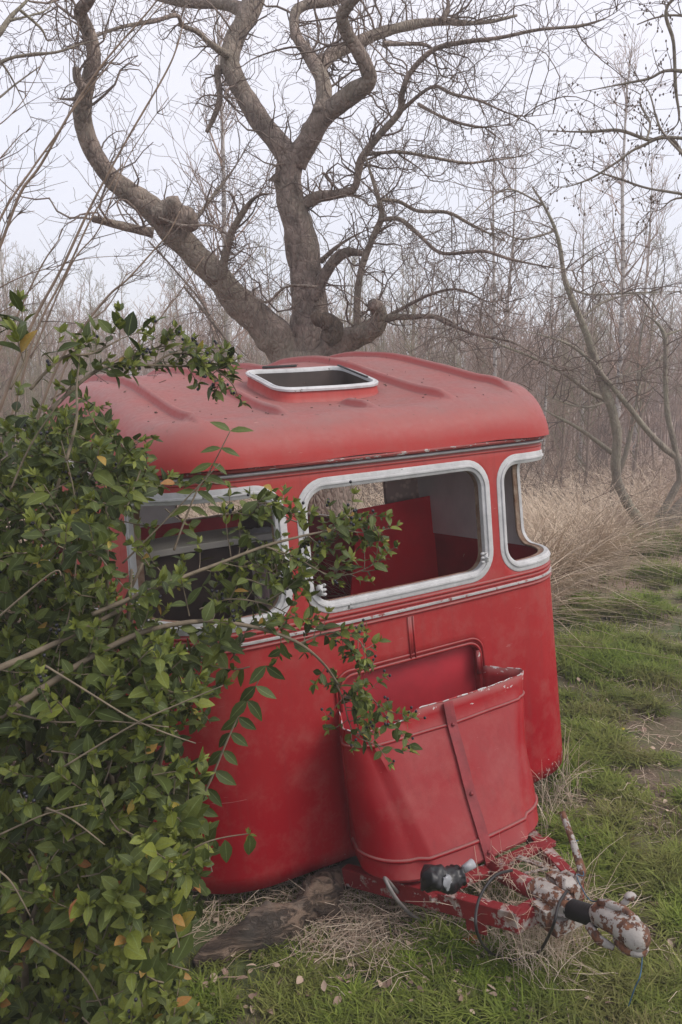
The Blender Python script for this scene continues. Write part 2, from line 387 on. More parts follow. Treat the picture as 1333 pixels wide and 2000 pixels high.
M['grass'] = mat_tinted('green_grass', [(0.0, (0.042, 0.066, 0.012)), (0.5, (0.125, 0.190, 0.026)), (0.85, (0.23, 0.31, 0.045)), (1.0, (0.30, 0.25, 0.13))], 0.7, 0.25, False, 0.12, (1.6, (0.24, 0.18, 0.10), 0.50))
M['straw'] = mat_tinted('dead_grass', [(0.0, (0.24, 0.16, 0.12)), (0.5, (0.54, 0.42, 0.315)), (1.0, (0.80, 0.67, 0.52))], 0.8, 0.1)
m, n, b = newmat('meadow_ground')
geo = n.nodes.new('ShaderNodeNewGeometry'); P = geo.outputs['Position']
f = nztex(n, 0.9, 6, 0.62, P); g = nztex(n, 14, 6, 0.7, P); h = nztex(n, 70, 4, 0.7, P)
green = mix(n, ramp(n, g, [(0.3, 0), (0.7, 1)]), (0.050, 0.078, 0.020), (0.105, 0.120, 0.040))
brown = mix(n, ramp(n, h, [(0.35, 0), (0.65, 1)]), (0.075, 0.050, 0.034), (0.20, 0.15, 0.10))
s3 = n.nodes.new('ShaderNodeSeparateXYZ'); L(n, P, s3.inputs[0])
far = ramp(n, mth(n, 'MULTIPLY', mth(n, 'ADD', s3.outputs[1], mth(n, 'MULTIPLY', f, 4.0)), 0.05), [(0.44, 0.0), (0.56, 1.0)])
c = mix(n, ramp(n, f, [(0.46, 0), (0.60, 1)]), green, brown)
c = mix(n, far, c, mix(n, ramp(n, g, [(0.35, 0), (0.65, 1)]), (0.24, 0.165, 0.13), (0.40, 0.29, 0.225)))
L(n, c, b.inputs['Base Color']); b.inputs['Roughness'].default_value = 0.95
bump(n, b, mth(n, 'ADD', g, mth(n, 'MULTIPLY', h, 0.5)), 0.7, 0.03)
M['ground'] = m
# ------------------------------------------------------------------ caravan frame of reference
LV = Vector((0.86826434, 0.49282647, 0.05691324)); UV_ = Vector((-0.08304052, 0.03127346, 0.99605534))
BV = UV_.cross(LV).normalized(); UV_ = LV.cross(BV).normalized()
ZO = 0.93
O3 = Vector((0.28035, 3.05571, CAM_H - 0.87266))
MC = Matrix(((LV.x, BV.x, UV_.x, 0), (LV.y, BV.y, UV_.y, 0), (LV.z, BV.z, UV_.z, 0), (0, 0, 0, 1)))
MC.translation = O3
MI = MC.inverted()
def cl(px, py, Yf):
    """point seen at px,py on the caravan's plane Yf metres ahead of its front wall (local coordinates)"""
    o = MI @ Vector((0, 0, CAM_H)); d = MI.to_3x3() @ ray(px, py)
    t = (-Yf - o.y) / d.y; return o + d * t
def root_at(name, tilt=True):
    o = empty(name); m = MC.copy(); m.translation = O3 - UV_ * ZO; o.matrix_world = m; return o
LOC = (0, 0, ZO)
def Pt(x, yf, z): return Vector((x, -yf, z))

W, LEN, RC = 1.04, 3.62, 0.38
def make_outline():
    pts = []
    for x in np.linspace(0, W - RC, 24, endpoint=False): pts.append((x, 0.02 * (x / (W - RC)) ** 2))
    for a in np.linspace(0, math.pi / 2, 26, endpoint=False): pts.append((W - RC + RC * math.sin(a), 0.02 + RC - RC * math.cos(a)))
    for y in np.linspace(0.02 + RC, LEN - RC, 60, endpoint=False): pts.append((W, y))
    for a in np.linspace(0, math.pi / 2, 22, endpoint=False): pts.append((W - RC + RC * math.cos(a), LEN - RC + RC * math.sin(a)))
    for x in np.linspace(W - RC, 0, 14): pts.append((x, LEN))
    P = np.array(pts); d = np.r_[0, np.cumsum(np.linalg.norm(np.diff(P, axis=0), axis=1))]
    return P, d
OP, OD = make_outline(); HP = OD[-1]
def ol(s, h=0.0):
    sg = 1 if s >= 0 else -1; a = min(abs(s), HP)
    x = np.interp(a, OD, OP[:, 0]); y = np.interp(a, OD, OP[:, 1]); e_ = 0.01
    a0, a1 = max(a - e_, 0), min(a + e_, HP)
    tx = np.interp(a1, OD, OP[:, 0]) - np.interp(a0, OD, OP[:, 0]); ty = np.interp(a1, OD, OP[:, 1]) - np.interp(a0, OD, OP[:, 1])
    if a < 0.011: tx, ty = 1, 0
    l = math.hypot(tx, ty); nx, ny = ty / l, -tx / l
    return sg * (x + nx * h), y + ny * h
def zbot(s): return -0.93 + 0.07 * max(0, ol(s)[1] - 0.1)
def rr(s0, s1, z0, z1, r, t=0.0, ns=18, nzv=8, na=8):
    s0 += t; s1 -= t; z0 += t; z1 -= t; r = max(r - t, 0.012); P = []
    def arc(cx, cz, a0):
        for i in range(na + 1):
            a = a0 + math.pi / 2 * i / na; P.append((cx + r * math.cos(a), cz + r * math.sin(a)))
    def lin(a, b, k):
        for i in range(1, k): P.append((a[0] + (b[0] - a[0]) * i / k, a[1] + (b[1] - a[1]) * i / k))
    arc(s1 - r, z1 - r, 0); lin((s1 - r, z1), (s0 + r, z1), ns)
    arc(s0 + r, z1 - r, math.pi / 2); lin((s0, z1 - r), (s0, z0 + r), nzv)
    arc(s0 + r, z0 + r, math.pi); lin((s0 + r, z0), (s1 - r, z0), ns)
    arc(s1 - r, z0 + r, 1.5 * math.pi); lin((s1, z0 + r), (s1, z1 - r), nzv)
    return P
#          s0     s1    z0     z1    r   label
WINS = [(-0.465, 0.465, 0.075, 0.60, 0.125, 'front centre'), (0.51, 1.30, 0.075, 0.60, 0.12, 'right corner'),
        (-1.30, -0.51, 0.075, 0.60, 0.12, 'left corner'), (2.30, 4.10, 0.075, 0.60, 0.12, 'right side'),
        (-3.6, -2.7, 0.075, 0.60, 0.12, 'left side'), (HP - 0.95, HP - 0.12, 0.075, 0.60, 0.12, 'rear')]
HOLE = (-0.345, 0.345, -0.875, -0.195, 0.06)
def wall_mesh(name, h, z0f, z1, mat, parent, hole=True, zs=0.06, t=0.040, winz=True):
    pts = []; edges = []; holes = []
    def inside(s, z, m=0.0):
        for hh in holes:
            if hh[0] - m < s < hh[1] + m and hh[2] - m < z < hh[3] + m: return True
        return False
    wl = [(a, b_, c, d, r) for a, b_, c, d, r, _ in WINS]
    loops = []
    if winz:
        for (a, b_, c, d, r) in wl: loops.append(rr(a, b_, c, d, r, t)); holes.append((a + t, b_ - t, c + t, d - t))
    if hole: loops.append(rr(*HOLE, 0.0)); holes.append(HOLE[:4])
    nS = int(2 * HP / 0.045)
    ss = np.linspace(-HP, HP, nS + 1)
    nzv = int((z1 + 0.95) / zs)
    bottom = []; top = []
    for s in ss:
        zb = z0f(s); col = np.linspace(zb, z1, nzv + 1)
        for k, z in enumerate(col):
            if k in (0, nzv) or not inside(s, z, 0.012): pts.append(Vector((s, z)))
            if k == 0: bottom.append(len(pts) - 1)
            if k == nzv: top.append(len(pts) - 1)
    for b_ in (bottom, top):
        for i in range(len(b_) - 1): edges.append((b_[i], b_[i + 1]))
    edges.append((bottom[0], top[0])); edges.append((bottom[-1], top[-1]))
    for lp in loops:
        o = len(pts); pts.extend(Vector(p) for p in lp)
        for i in range(len(lp)): edges.append((o + i, o + (i + 1) % len(lp)))
    V, E_, F, *_r = delaunay_2d_cdt(pts, edges, [], 0, 1e-6)
    def pin(c):
        for lp in loops:
            # even-odd
            ins = False; n_ = len(lp); j = n_ - 1
            for i in range(n_):
                xi, yi = lp[i]; xj, yj = lp[j]
                if (yi > c[1]) != (yj > c[1]) and c[0] < (xj - xi) * (c[1] - yi) / (yj - yi) + xi: ins = not ins
                j = i
            if ins: return True
        return False
    FF = []
    for f_ in F:
        c = sum((V[i] for i in f_), Vector((0, 0))) / len(f_)
        if c.y < z0f(c.x) - 1e-4: continue
        if inside(c.x, c.y, 0.02) and pin(c): continue
        FF.append(tuple(f_))
    mb = MB(); vs = []
    for v_ in V:
        x, y = ol(v_.x, h); vs.append((x, y, v_.y))
    mb.add(vs, FF)
    return mb.build(name, mat, parent, loc=LOC)

car = root_at('touring_caravan')
tag(car, 'abandoned red touring caravan with white window frames and open front locker', 'caravan')
wall_o = wall_mesh('body_wall', 0.0, zbot, 0.655, M['red'], car)
sol = wall_o.modifiers.new('s', 'SOLIDIFY'); sol.thickness = 0.006; sol.offset = 0
lin_o = wall_mesh('upper_lining', -0.04, lambda s: 0.105, 0.73, M['lining_grey'], car, hole=False)
def low_lining():
    return wall_mesh('lower_lining', -0.036, lambda s: -0.86, 0.125, M['lining_red'], car, hole=False, winz=True)
# the lower lining stops below the window openings
_W = WINS; WINS = [(a, b_, 0.075, 0.40, 0.03, q) for a, b_, c_, d_, r_, q in _W]
low = wall_mesh('lower_lining', -0.030, lambda s: -0.86, 0.118, M['lining_red'], car, hole=False, winz=False)
WINS = _W
def sweep_loop(mb, lp_fn, prof, closed=False):
    """lp_fn(t) -> loop of (s,z) inset by t; prof list of (t,h)"""
    rings = []
    for t, h in prof:
        rings.append([(*ol(s, h), z) for s, z in lp_fn(t)])
    n_ = len(rings[0]); vs = [p for r in rings for p in r]; m_ = len(rings)
    fs = [(i * n_ + j, i * n_ + (j + 1) % n_, (i + 1) * n_ + (j + 1) % n_, (i + 1) * n_ + j) for i in range(m_ - 1) for j in range(n_)]
    mb.add([(x, y, z) for x, y, z in vs], fs)
for (a, b_, c_, d_, r_, nm) in WINS:
    fn = lambda t, A=(a, b_, c_, d_, r_): rr(*A, t)
    mb = MB(); sweep_loop(mb, fn, [(-0.002, 0.0), (-0.001, 0.005), (0.004, 0.007), (0.019, 0.007), (0.020, 0.012), (0.024, 0.013), (0.029, 0.012), (0.030, 0.006), (0.040, 0.005), (0.044, 0.002), (0.0445, -0.018)])
    fr = mb.build('window_frame', M['frame'], car, loc=LOC, auto=50)
    mb = MB(); sweep_loop(mb, fn, [(0.0445, -0.012), (0.042, -0.016), (0.042, -0.046), (0.036, -0.050), (0.030, -0.046)])
    mb.build('jamb', M['rust_wood'], fr, loc=(0, 0, 0), auto=50)
    if nm == 'front centre':
        for sg in (1, -1):
            mb = MB(); x0 = sg * 0.405; 
            mb.box((x0 - sg * 0.0 - 0.008, -0.022, 0.155), (x0 + 0.008, 0.004, 0.195))
            for dz in (-0.018, 0.0, 0.018): mb.blob((x0 - sg * 0.016, -0.014, 0.175 + dz), (0.012, 0.007, 0.007), 8, 6)
            mb.tube([Pt(x0, 0.01, 0.175), Pt(x0, 0.028, 0.175)], 0.006, 8)
            mb.build('window_catch', M['frame'], fr)
def band(name, prof, mat, s0=-HP, s1=HP, n_=200, parent=None, closedp=True):
    mb = MB(); vs = []; k = len(prof)
    ss = np.linspace(s0, s1, n_ + 1)
    for s in ss:
        for h, z in prof: x, y = ol(s, h); vs.append((x, y, z))
    fs = [(i * k + j, i * k + (j + 1) % k, (i + 1) * k + (j + 1) % k, (i + 1) * k + j) for i in range(n_) for j in range(k if closedp else k - 1)]
    mb.add(vs, fs); return mb.build(name, mat, parent or car, loc=LOC, auto=40)
def halfround(z, r, h): return [(-0.002, z - r)] + [(h * math.sin(math.pi * i / 6), z - r * math.cos(math.pi * i / 6)) for i in range(1, 6)] + [(-0.002, z + r)]
bm_ = band('belt_moulding', halfround(0.060, 0.008, 0.010), M['red'])
band('belt_moulding', halfround(0.043, 0.007, 0.009), M['red'])
band('belt_moulding', halfround(0.004, 0.007, 0.011), M['red'])
band('trim_strip', [(-0.002, 0.018), (0.009, 0.019), (0.012, 0.021), (0.012, 0.028), (0.009, 0.030), (-0.002, 0.031)], M['strip'])
band('rain_gutter', [(-0.002, 0.655), (0.020, 0.657), (0.028, 0.655), (0.031, 0.662), (0.028, 0.668), (0.0, 0.668)], M['lip'])
band('rain_gutter', halfround(0.643, 0.007, 0.017), M['frame'])
band('belt_moulding', halfround(0.624, 0.006, 0.008), M['red'])
# centre joint strip above the locker
mb = MB(); mb.box((-0.016, -0.005, -0.185), (0.016, 0.002, -0.008)); mb.tube([Pt(-0.012, 0.006, -0.185), Pt(-0.012, 0.006, -0.008)], 0.004, 6); mb.tube([Pt(0.012, 0.006, -0.185), Pt(0.012, 0.006, -0.008)], 0.004, 6)
mb.build('joint_strip', M['red'], car, loc=LOC)

# ---- roof
HX, HY, CYB = W + 0.022, LEN / 2 + 0.022, LEN / 2
RIBS = [-0.78, -0.40, 0.0, 0.40, 0.78]; SKX, SKY0, SKY1 = 0.270, 0.48, 0.88
def inset(x, y):
    qx, qy = abs(x) - (HX - RC), abs(y - CYB) - (HY - RC)
    return -(math.hypot(max(qx, 0), max(qy, 0)) + min(max(qx, qy), 0) - RC)
def sst(a, b, x):
    t = max(0, min(1, (x - a) / (b - a))); return t * t * (3 - 2 * t)
def roof_z(x, y, ribs=True):
    d = inset(x, y)
    q = 1 - min(max(d, 0) / 0.18, 1)
    z = 0.668 + 0.185 * math.sqrt(max(0, 1 - q ** 2.2))
    yy = min(y, LEN - y)
    crown = 0.325 * (1 - math.exp(-(max(0, yy - 0.15) / 0.85) ** 1.8)) * (1 - 0.30 * (abs(x) / HX) ** 4)
    z += crown + 0.075 * sst(0.0, 0.9, x) * sst(0.0, 0.32, min(yy, d * 3.0))
    z -= 0.004 * noise.noise(Vector((x * 3, y * 3, 0))) * 2
    if ribs:
        for xr in RIBS:
            dx = abs(x - xr)
            if dx < 0.037:
                e0 = sst(0.10, 0.24, y) * sst(LEN - 0.1, LEN - 0.3, y)
                if xr == 0.0: e0 *= 1 - sst(0.36, 0.41, y) * (1 - sst(0.98, 1.03, y))
                z += 0.032 * e0 * (1 - sst(0.010, 0.028, dx))
    return z
def roof_mesh(name, zoff, mat, parent, fine=True):
    pts = []; edges = []
    def ring(d, k, con=False):
        r = RC - d; o = len(pts); P = []
        hx, hy = HX - d, HY - d
        for (sx, sy, a0) in ((1, -1, -math.pi / 2), (1, 1, 0), (-1, 1, math.pi / 2), (-1, -1, math.pi)):
            cx, cy = sx * (hx - r), sy * (hy - r)
            for i in range(13): a = a0 + math.pi / 2 * i / 12; P.append((cx + r * math.cos(a), CYB + cy + r * math.sin(a)))
        Q = []
        for i in range(len(P)):
            a, b_ = P[i], P[(i + 1) % len(P)]; l = math.dist(a, b_); kk = max(1, int(l / k))
            for j in range(kk): Q.append((a[0] + (b_[0] - a[0]) * j / kk, a[1] + (b_[1] - a[1]) * j / kk))
        pts.extend(Vector(p) for p in Q)
        if con:
            for i in range(len(Q)): edges.append((o + i, o + (i + 1) % len(Q)))
    for d in (0, 0.002, 0.006, 0.013, 0.024, 0.04, 0.06, 0.085, 0.115, 0.15, 0.185): ring(d, 0.05, d == 0)
    def ok(x, y): return inset(x, y) > 0.2 and not (abs(x) < SKX + 0.03 and SKY0 - 0.03 < y < SKY1 + 0.03)
    xs = sorted(set([round(v, 3) for v in np.arange(-0.9, 0.901, 0.05)] + [round(xr + q, 3) for xr in RIBS for q in (-0.036, -0.030, -0.024, -0.017, -0.010, 0, 0.010, 0.017, 0.024, 0.030, 0.036)]))
    xs = [x for x in xs if not any(abs(x - xr) < 0.04 and round(abs(x - xr), 3) not in (0.036, 0.030, 0.024, 0.017, 0.010, 0.0) for xr in RIBS)]
    for x in xs:
        for y in np.arange(0.1, LEN - 0.1, 0.04):
            if ok(x, y): pts.append(Vector((x, y)))
    for xr in RIBS:   # ribs carry on into the edge curve
        for q in (-0.036, -0.030, -0.024, -0.017, -0.010, 0, 0.010, 0.017, 0.024, 0.030, 0.036):
            for y in (0.10, 0.125, 0.15, 0.175): 
                if inset(xr + q, y) > 0.01: pts.append(Vector((xr + q, y + 0.003)))
    lp = rr(-SKX, SKX, SKY0, SKY1, 0.07, 0, 10, 6, 6); o = len(pts); pts.extend(Vector(p) for p in lp)
    for i in range(len(lp)): edges.append((o + i, o + (i + 1) % len(lp)))
    V, E_, F, *_r = delaunay_2d_cdt(pts, edges, [], 0, 1e-6)
    FF = []
    for f_ in F:
        c = sum((V[i] for i in f_), Vector((0, 0))) / len(f_)
        if inset(c.x, c.y) < 0: continue
        if abs(c.x) < SKX and SKY0 < c.y < SKY1:
            if not (abs(c.x) > SKX - 0.07 and (c.y < SKY0 + 0.07 or c.y > SKY1 - 0.07)): continue
            cx_, cy_ = (SKX - 0.07), (SKY0 + 0.07 if c.y < SKY0 + 0.1 else SKY1 - 0.07)
            if math.hypot(abs(c.x) - cx_, c.y - cy_) < 0.07: continue
        FF.append(tuple(f_))
    mb = MB(); mb.add([(v.x, v.y, roof_z(v.x, v.y) + zoff) for v in V], FF)
    return mb.build(name, mat, parent, loc=LOC)
roof = roof_mesh('roof', 0.0, M['roof'], car)
_z = roof_z
def roof_z(x, y, ribs=True): return _z(x, y, False) * 1.0 - 0.07
_hx, _hy = HX, HY; HX, HY = W - 0.07, LEN / 2 - 0.07
inner = roof_mesh('ceiling_lining', 0.0, M['rust_wood'], car)
HX, HY = _hx, _hy; roof_z = _z
# skylight: raised collar and white rim following the roof's slope
def sk_loop(t, dz):
    return [(x, y, roof_z(x, y, False) * 0.35 + 0.65 * (roof_z(0, y, False)) + dz) for x, y in rr(-SKX, SKX, SKY0, SKY1, 0.08, t, 10, 6, 6)]
def loops_mesh(mb, rings):
    n_ = len(rings[0]); vs = [p for r in rings for p in r]
    mb.add(vs, [(i * n_ + j, i * n_ + (j + 1) % n_, (i + 1) * n_ + (j + 1) % n_, (i + 1) * n_ + j) for i in range(len(rings) - 1) for j in range(n_)])
mb = MB(); loops_mesh(mb, [sk_loop(-0.022, -0.012), sk_loop(-0.008, 0.000), sk_loop(0.0, 0.022), sk_loop(0.002, 0.052)]); skc = mb.build('skylight_collar', M['red'], car, loc=LOC)
mb = MB(); loops_mesh(mb, [sk_loop(-0.005, 0.050), sk_loop(-0.007, 0.060), sk_loop(0.000, 0.065), sk_loop(0.008, 0.061), sk_loop(0.011, 0.066), sk_loop(0.018, 0.066), sk_loop(0.022, 0.056), sk_loop(0.022, 0.048)])
mb.build('skylight_rim', M['frame'], skc, auto=50)
mb = MB(); loops_mesh(mb, [sk_loop(0.021, 0.050), sk_loop(0.022, -0.09)]); mb.build('skylight_well', M['wood_dark'], skc)
mb = MB(); zz = roof_z(0, SKY1, False) + 0.073
mb.bar((-0.16, SKY1 - 0.004, zz), (0.02, SKY1 - 0.004, zz + 0.002), 0.022, 0.012); mb.build('hatch_hinge', M['rubber'], skc, bevel=0.003)
mb = MB(); mb.bar((0.232, SKY0 + 0.08, roof_z(.24, SKY0 + 0.08, False) + 0.062), (0.232, SKY1 - 0.05, roof_z(.24, SKY1 - 0.05, False) + 0.068), 0.012, 0.006); mb.build('hatch_stay', M['rubber'], skc)

# ---- floor, rear partition
mb = MB(); mb.add([(*ol(s, -0.05), -0.84) for s in np.linspace(-HP, HP, 120)], [tuple(range(120))]); mb.build('cabin_floor', M['wood_dark'], car, smooth=False, loc=LOC)
mb = MB(); mb.box((0.74, 1.26, -0.83), (0.998, 1.285, 0.86)); mb.build('partition', M['paper'], car, smooth=False, loc=LOC)

# ---- front locker
NZ = 14
def lk_plan(v, u):
    """v 0 bottom .. 1 top, u 0 left .. 1 right -> x, yf"""
    wl, wr = 0.420, 0.395 + 0.055 * v; d = 0.385 - 0.205 * v ** 0.9; r = 0.15 * (1 - v) ** 0.65 + 0.045
    r = min(r, d - 0.02)
    P = []
    P += [(-0.36 - (wl - 0.36) * t, (d - r) * t) for t in np.linspace(0, 1, 7)[:-1]]
    P += [(-wl + r - r * math.cos(a), d - r + r * math.sin(a)) for a in np.linspace(0, math.pi / 2, 10)[:-1]]
    P += [(x, d + 0.035 * (1 - (x / wr) ** 2) ) for x in np.linspace(-wl + r, wr - r, 25)]
    P += [(wr - r + r * math.sin(a), d - r + r * math.cos(a)) for a in np.linspace(0, math.pi / 2, 10)[1:]]
    P += [(0.36 + (wr - 0.36) * t, (d - r) * t) for t in np.linspace(1, 0, 7)[1:]]
    for i in range(len(P)):   # blend the camber at the shoulders
        pass
    return P
ZB, ZT = -0.868, -0.345
nP = len(lk_plan(0, 0))
def lk_pt(v, i, off=0.0):
    P = lk_plan(v, 0); x, y = P[i]; a = P[max(i - 1, 0)]; b_ = P[min(i + 1, nP - 1)]
    tx, ty = b_[0] - a[0], b_[1] - a[1]; l = math.hypot(tx, ty) or 1
    dent = 0.007 * noise.noise(Vector((x * 5, y * 5, v * 3)))
    ee = off + dent
    return Vector((x - ty / l * ee, -(y + tx / l * ee), ZB + (ZT - ZB) * v))
mb = MB(); vs = []
lk_rows = [0, 0.012] + list(np.linspace(0.04, 1, NZ))
for v in lk_rows:
    for i in range(nP):
        p = lk_pt(v, i, -0.008 if v == 0 else 0)
        vs.append(p)
R2 = len(lk_rows)
# torn upper lip: stepped down on the left, jagged
step = []
for i in range(nP):
    p = lk_pt(1.0, i); h = 0.040 if p.x > -0.165 else 0.006
    h += 0.012 * noise.noise(Vector((p.x * 23, p.y * 23, 0))) * (1 if p.x < -0.1 else 0.4)
    if p.y > -0.08 and p.x < 0: h = 0.03
    step.append(h); q = lk_pt(1.0, i, 0.004); q.z += h; vs.append(q)
R2 += 1
mb.add(vs, [(i * nP + j, i * nP + j + 1, (i + 1) * nP + j + 1, (i + 1) * nP + j) for i in range(R2 - 1) for j in range(nP - 1)])
base = [lk_pt(0, i, -0.008) for i in range(nP)]; mb.add(base, [tuple(range(nP))])
lk = mb.build('front_locker', M['locker'], car, loc=LOC, auto=40)
so_ = lk.modifiers.new('s', 'SOLIDIFY'); so_.thickness = 0.004
tops = [lk_pt(1.0, i, 0.003) + Vector((0, 0, step[i] + 0.001)) for i in range(nP)]
mb = MB(); mb.tube([t + Vector((0, 0, 0)) for k, t in enumerate(tops)], [0.0024 + 0.0012 * noise.noise(t * 31) for t in tops], 6, rough=0.5, fq=40); mb.build('rim_edge', M['rawrim'], lk)
for v, rr_ in ((0.905, 0.006), (0.13, 0.0075)):
    mb = MB(); mb.tube([lk_pt(v, i, 0.002) for i in range(3, nP - 3)], rr_, 6); mb.build('pressed_bead', M['red'], lk)
mb = MB(); rows = []
for v in np.linspace(-0.045, 1.0, 12):
    i0 = 27; vv = min(max(v, 0), 1); p = lk_pt(vv, i0, 0.012); z = ZB + (ZT - ZB) * v
    xo = 0.0 + 0.0 * v
    if v > 0.99: z += 0.036
    rows.append((p.x * 0 + xo, p.y, z))
vs = []
for x, y, z in rows: vs += [(x - 0.023, y, z), (x + 0.023, y, z), (x + 0.023, y + 0.006, z), (x - 0.023, y + 0.006, z)]
k = len(rows); mb.add(vs, [(i * 4 + j, i * 4 + (j + 1) % 4, (i + 1) * 4 + (j + 1) % 4, (i + 1) * 4 + j) for i in range(k - 1) for j in range(4)] + [(3, 2, 1, 0), ((k - 1) * 4, (k - 1) * 4 + 1, (k - 1) * 4 + 2, (k - 1) * 4 + 3)])
st = mb.build('strap', M['reddark'], lk, smooth=False, bevel=0.0015)
for j in (1, 5, 10):
    x, y, z = rows[j]; mb = MB(); mb.tube([(x, y + 0.002, z), (x, y - 0.007, z + 0.002)], [0.009, 0.007], 6); mb.build('bolt', M['reddark'], lk)
# recess behind the locker
mb = MB(); mb.add([(-0.36, 0.055, -0.9), (0.36, 0.055, -0.9), (0.36, 0.055, -0.18), (-0.36, 0.055, -0.18)], [(0, 1, 2, 3)])
hl = rr(*HOLE, 0.0); n_ = len(hl); mb.add([(s, 0.002, z) for s, z in hl] + [(s, 0.055, z) for s, z in hl], [(i, (i + 1) % n_, n_ + (i + 1) % n_, n_ + i) for i in range(n_)])
mb.build('locker_back', M['red'], car, smooth=False, loc=LOC)
mb = MB(); arch = [(s, z) for s, z in rr(-0.352, 0.352, -0.89, -0.186, 0.065, 0.0) if z > -0.34]
arch = sorted([p for p in arch if p[0] > 0.2 and p[1] < -0.2], key=lambda p: p[1]) + sorted([p for p in arch if p[1] >= -0.2], key=lambda p: -p[0]) + sorted([p for p in arch if p[0] < -0.2 and p[1] < -0.2], key=lambda p: -p[1])
mb.tube([Pt(s, 0.004, z) for s, z in arch], 0.006, 6); mb.tube([Pt(s * 1.045, 0.002, z + 0.018) for s, z in arch], 0.005, 6); mb.build('locker_arch_trim', M['red'], car, loc=LOC)
mb = MB(); mb.bar(Pt(0.335, 0.006, -0.33), Pt(0.335, 0.006, -0.225), 0.022, 0.004, up=(0, 1, 0)); mb.build('hinge_tab', M['redchip'], car, loc=LOC)

# ---- drawbar
def rail(a, b_, w, h, name='rail', mat='redchip', par=None, up=(0, 0, 1)):
    mb = MB(); mb.bar(a, b_, w, h, up); return mb.build(name, M[mat], par or car, smooth=False, loc=LOC if par is None else None, bevel=0.003)
zc = -0.935
df = rail(Pt(-0.42, 0.05, -0.955), Pt(-0.135, 0.73, -0.885), 0.042, 0.070, 'drawbar_frame')
rail(Pt(0.40, 0.05, -0.955), Pt(0.135, 0.73, -0.875), 0.045, 0.05, 'rail', par=df)
rail(Pt(-0.30, 0.435, -0.893), Pt(0.30, 0.435, -0.893), 0.05, 0.022, 'cross_member', par=df)
rail(Pt(-0.155, 0.715, -0.893), Pt(0.155, 0.715, -0.888), 0.045, 0.065, 'cross_member', par=df)
mb = MB(); mb.tube([Pt(0.0, 0.44, -0.895), Pt(0, 0.56, -0.880), Pt(0.0, 0.69, -0.862)], [0.032, 0.034, 0.034], 16, rough=0.05, fq=30); mb.build('overrun_tube', M['redchip'], df)
mb = MB(); mb.tube([Pt(0, 0.66, -0.862), Pt(0, 0.69, -0.860), Pt(0, 0.79, -0.850), Pt(0, 0.83, -0.846)], [0.040, 0.044, 0.042, 0.034], 20, rough=0.25, fq=30)
mb.box((-0.060, -0.82, -0.930), (0.060, -0.74, -0.885)); mb.box((0.045, -0.80, -0.90), (0.085, -0.67, -0.815)); mb.box((-0.075, -0.79, -0.90), (-0.040, -0.72, -0.85)); mb.box((0.09, -0.74, -0.865), (0.15, -0.66, -0.845))
mb.blob(Pt(0.055, 0.76, -0.815), (0.032, 0.045, 0.026), rough=0.3); mb.build('head_casting', M['rust'], df, auto=40, bevel=0.003)
mb = MB(); mb.bar(Pt(-0.045, 0.52, -0.875), Pt(0.16, 0.60, -0.872), 0.010, 0.008); mb.bar(Pt(0.10, 0.46, -0.875), Pt(0.16, 0.66, -0.868), 0.025, 0.006); mb.build('linkage_rod', M['rust'], df, bevel=0.001)
mb = MB(); mb.bar(Pt(-0.215, 0.54, -0.945), Pt(-0.185, 0.61, -0.94), 0.012, 0.09); mb.build('hanger_plate', M['redchip'], df, smooth=False, bevel=0.002)
mb = MB(); pp = []; rd = []
for i in range(19):
    t = i / 18; pp.append(Pt(0.0, 0.82 + 0.125 * t, -0.846 + 0.035 * t)); rd.append(0.027 + (0.006 if i % 2 else 0.0))
mb.tube(pp, rd, 16); mb.build('rubber_gaiter', M['rubber'], df)
# coupling head: long rounded casting with a lever on top and a pin at the side
mb = MB(); pp = []; rd = []
for t, r_ in ((0, 0.028), (0.06, 0.038), (0.25, 0.040), (0.5, 0.041), (0.72, 0.045), (0.88, 0.041), (0.97, 0.026), (1.0, 0.010)):
    pp.append(Pt(0.0, 0.935 + 0.195 * t, -0.797 + 0.012 * math.sin(t * 3))); rd.append(r_)
mb.tube(pp, rd, 18, rough=0.10, fq=22); mb.blob(Pt(0, 1.07, -0.825), (0.044, 0.055, 0.026), 16, 10, 0.1)
hc = mb.build('coupling_head', M['rust'], df)
mb = MB(); mb.tube([Pt(-0.004, 0.955, -0.752), Pt(0.0, 0.99, -0.742), Pt(0.01, 1.04, -0.738), Pt(0.015, 1.08, -0.748), Pt(0.02, 1.10, -0.765)], [0.010, 0.014, 0.015, 0.012, 0.008], 8, rough=0.2, fq=40)
mb.build('release_handle', M['rust'], hc)
mb = MB(); mb.tube([Pt(0.035, 1.00, -0.760), Pt(0.058, 1.02, -0.728)], 0.010, 8); mb.blob(Pt(0.061, 1.022, -0.722), (0.020, 0.016, 0.012), 10, 8, 0.2)
mb.build('pin', M['rust'], hc)
mb = MB(); mb.tube([Pt(-0.038, 0.94, -0.825), Pt(-0.044, 0.99, -0.842), Pt(-0.028, 1.03, -0.85)], [0.014, 0.016, 0.010], 8, rough=0.2, fq=30); mb.build('side_lug', M['rust'], hc)
# hand brake lever standing up from the head
lv0 = Pt(0.105, 0.74, -0.865); l1 = cl(1137, 1700, 0.74); l2 = cl(1118, 1640, 0.66); l3 = cl(1098, 1585, 0.60)
mb = MB(); mb.tube([lv0, l1, l2, l3], [0.022, 0.016, 0.0125, 0.0115], 10, rough=0.12, fq=40); mb.blob(lv0, (0.035, 0.03, 0.03), 10, 8, 0.3); mb.build('brake_lever', M['rust'], df)

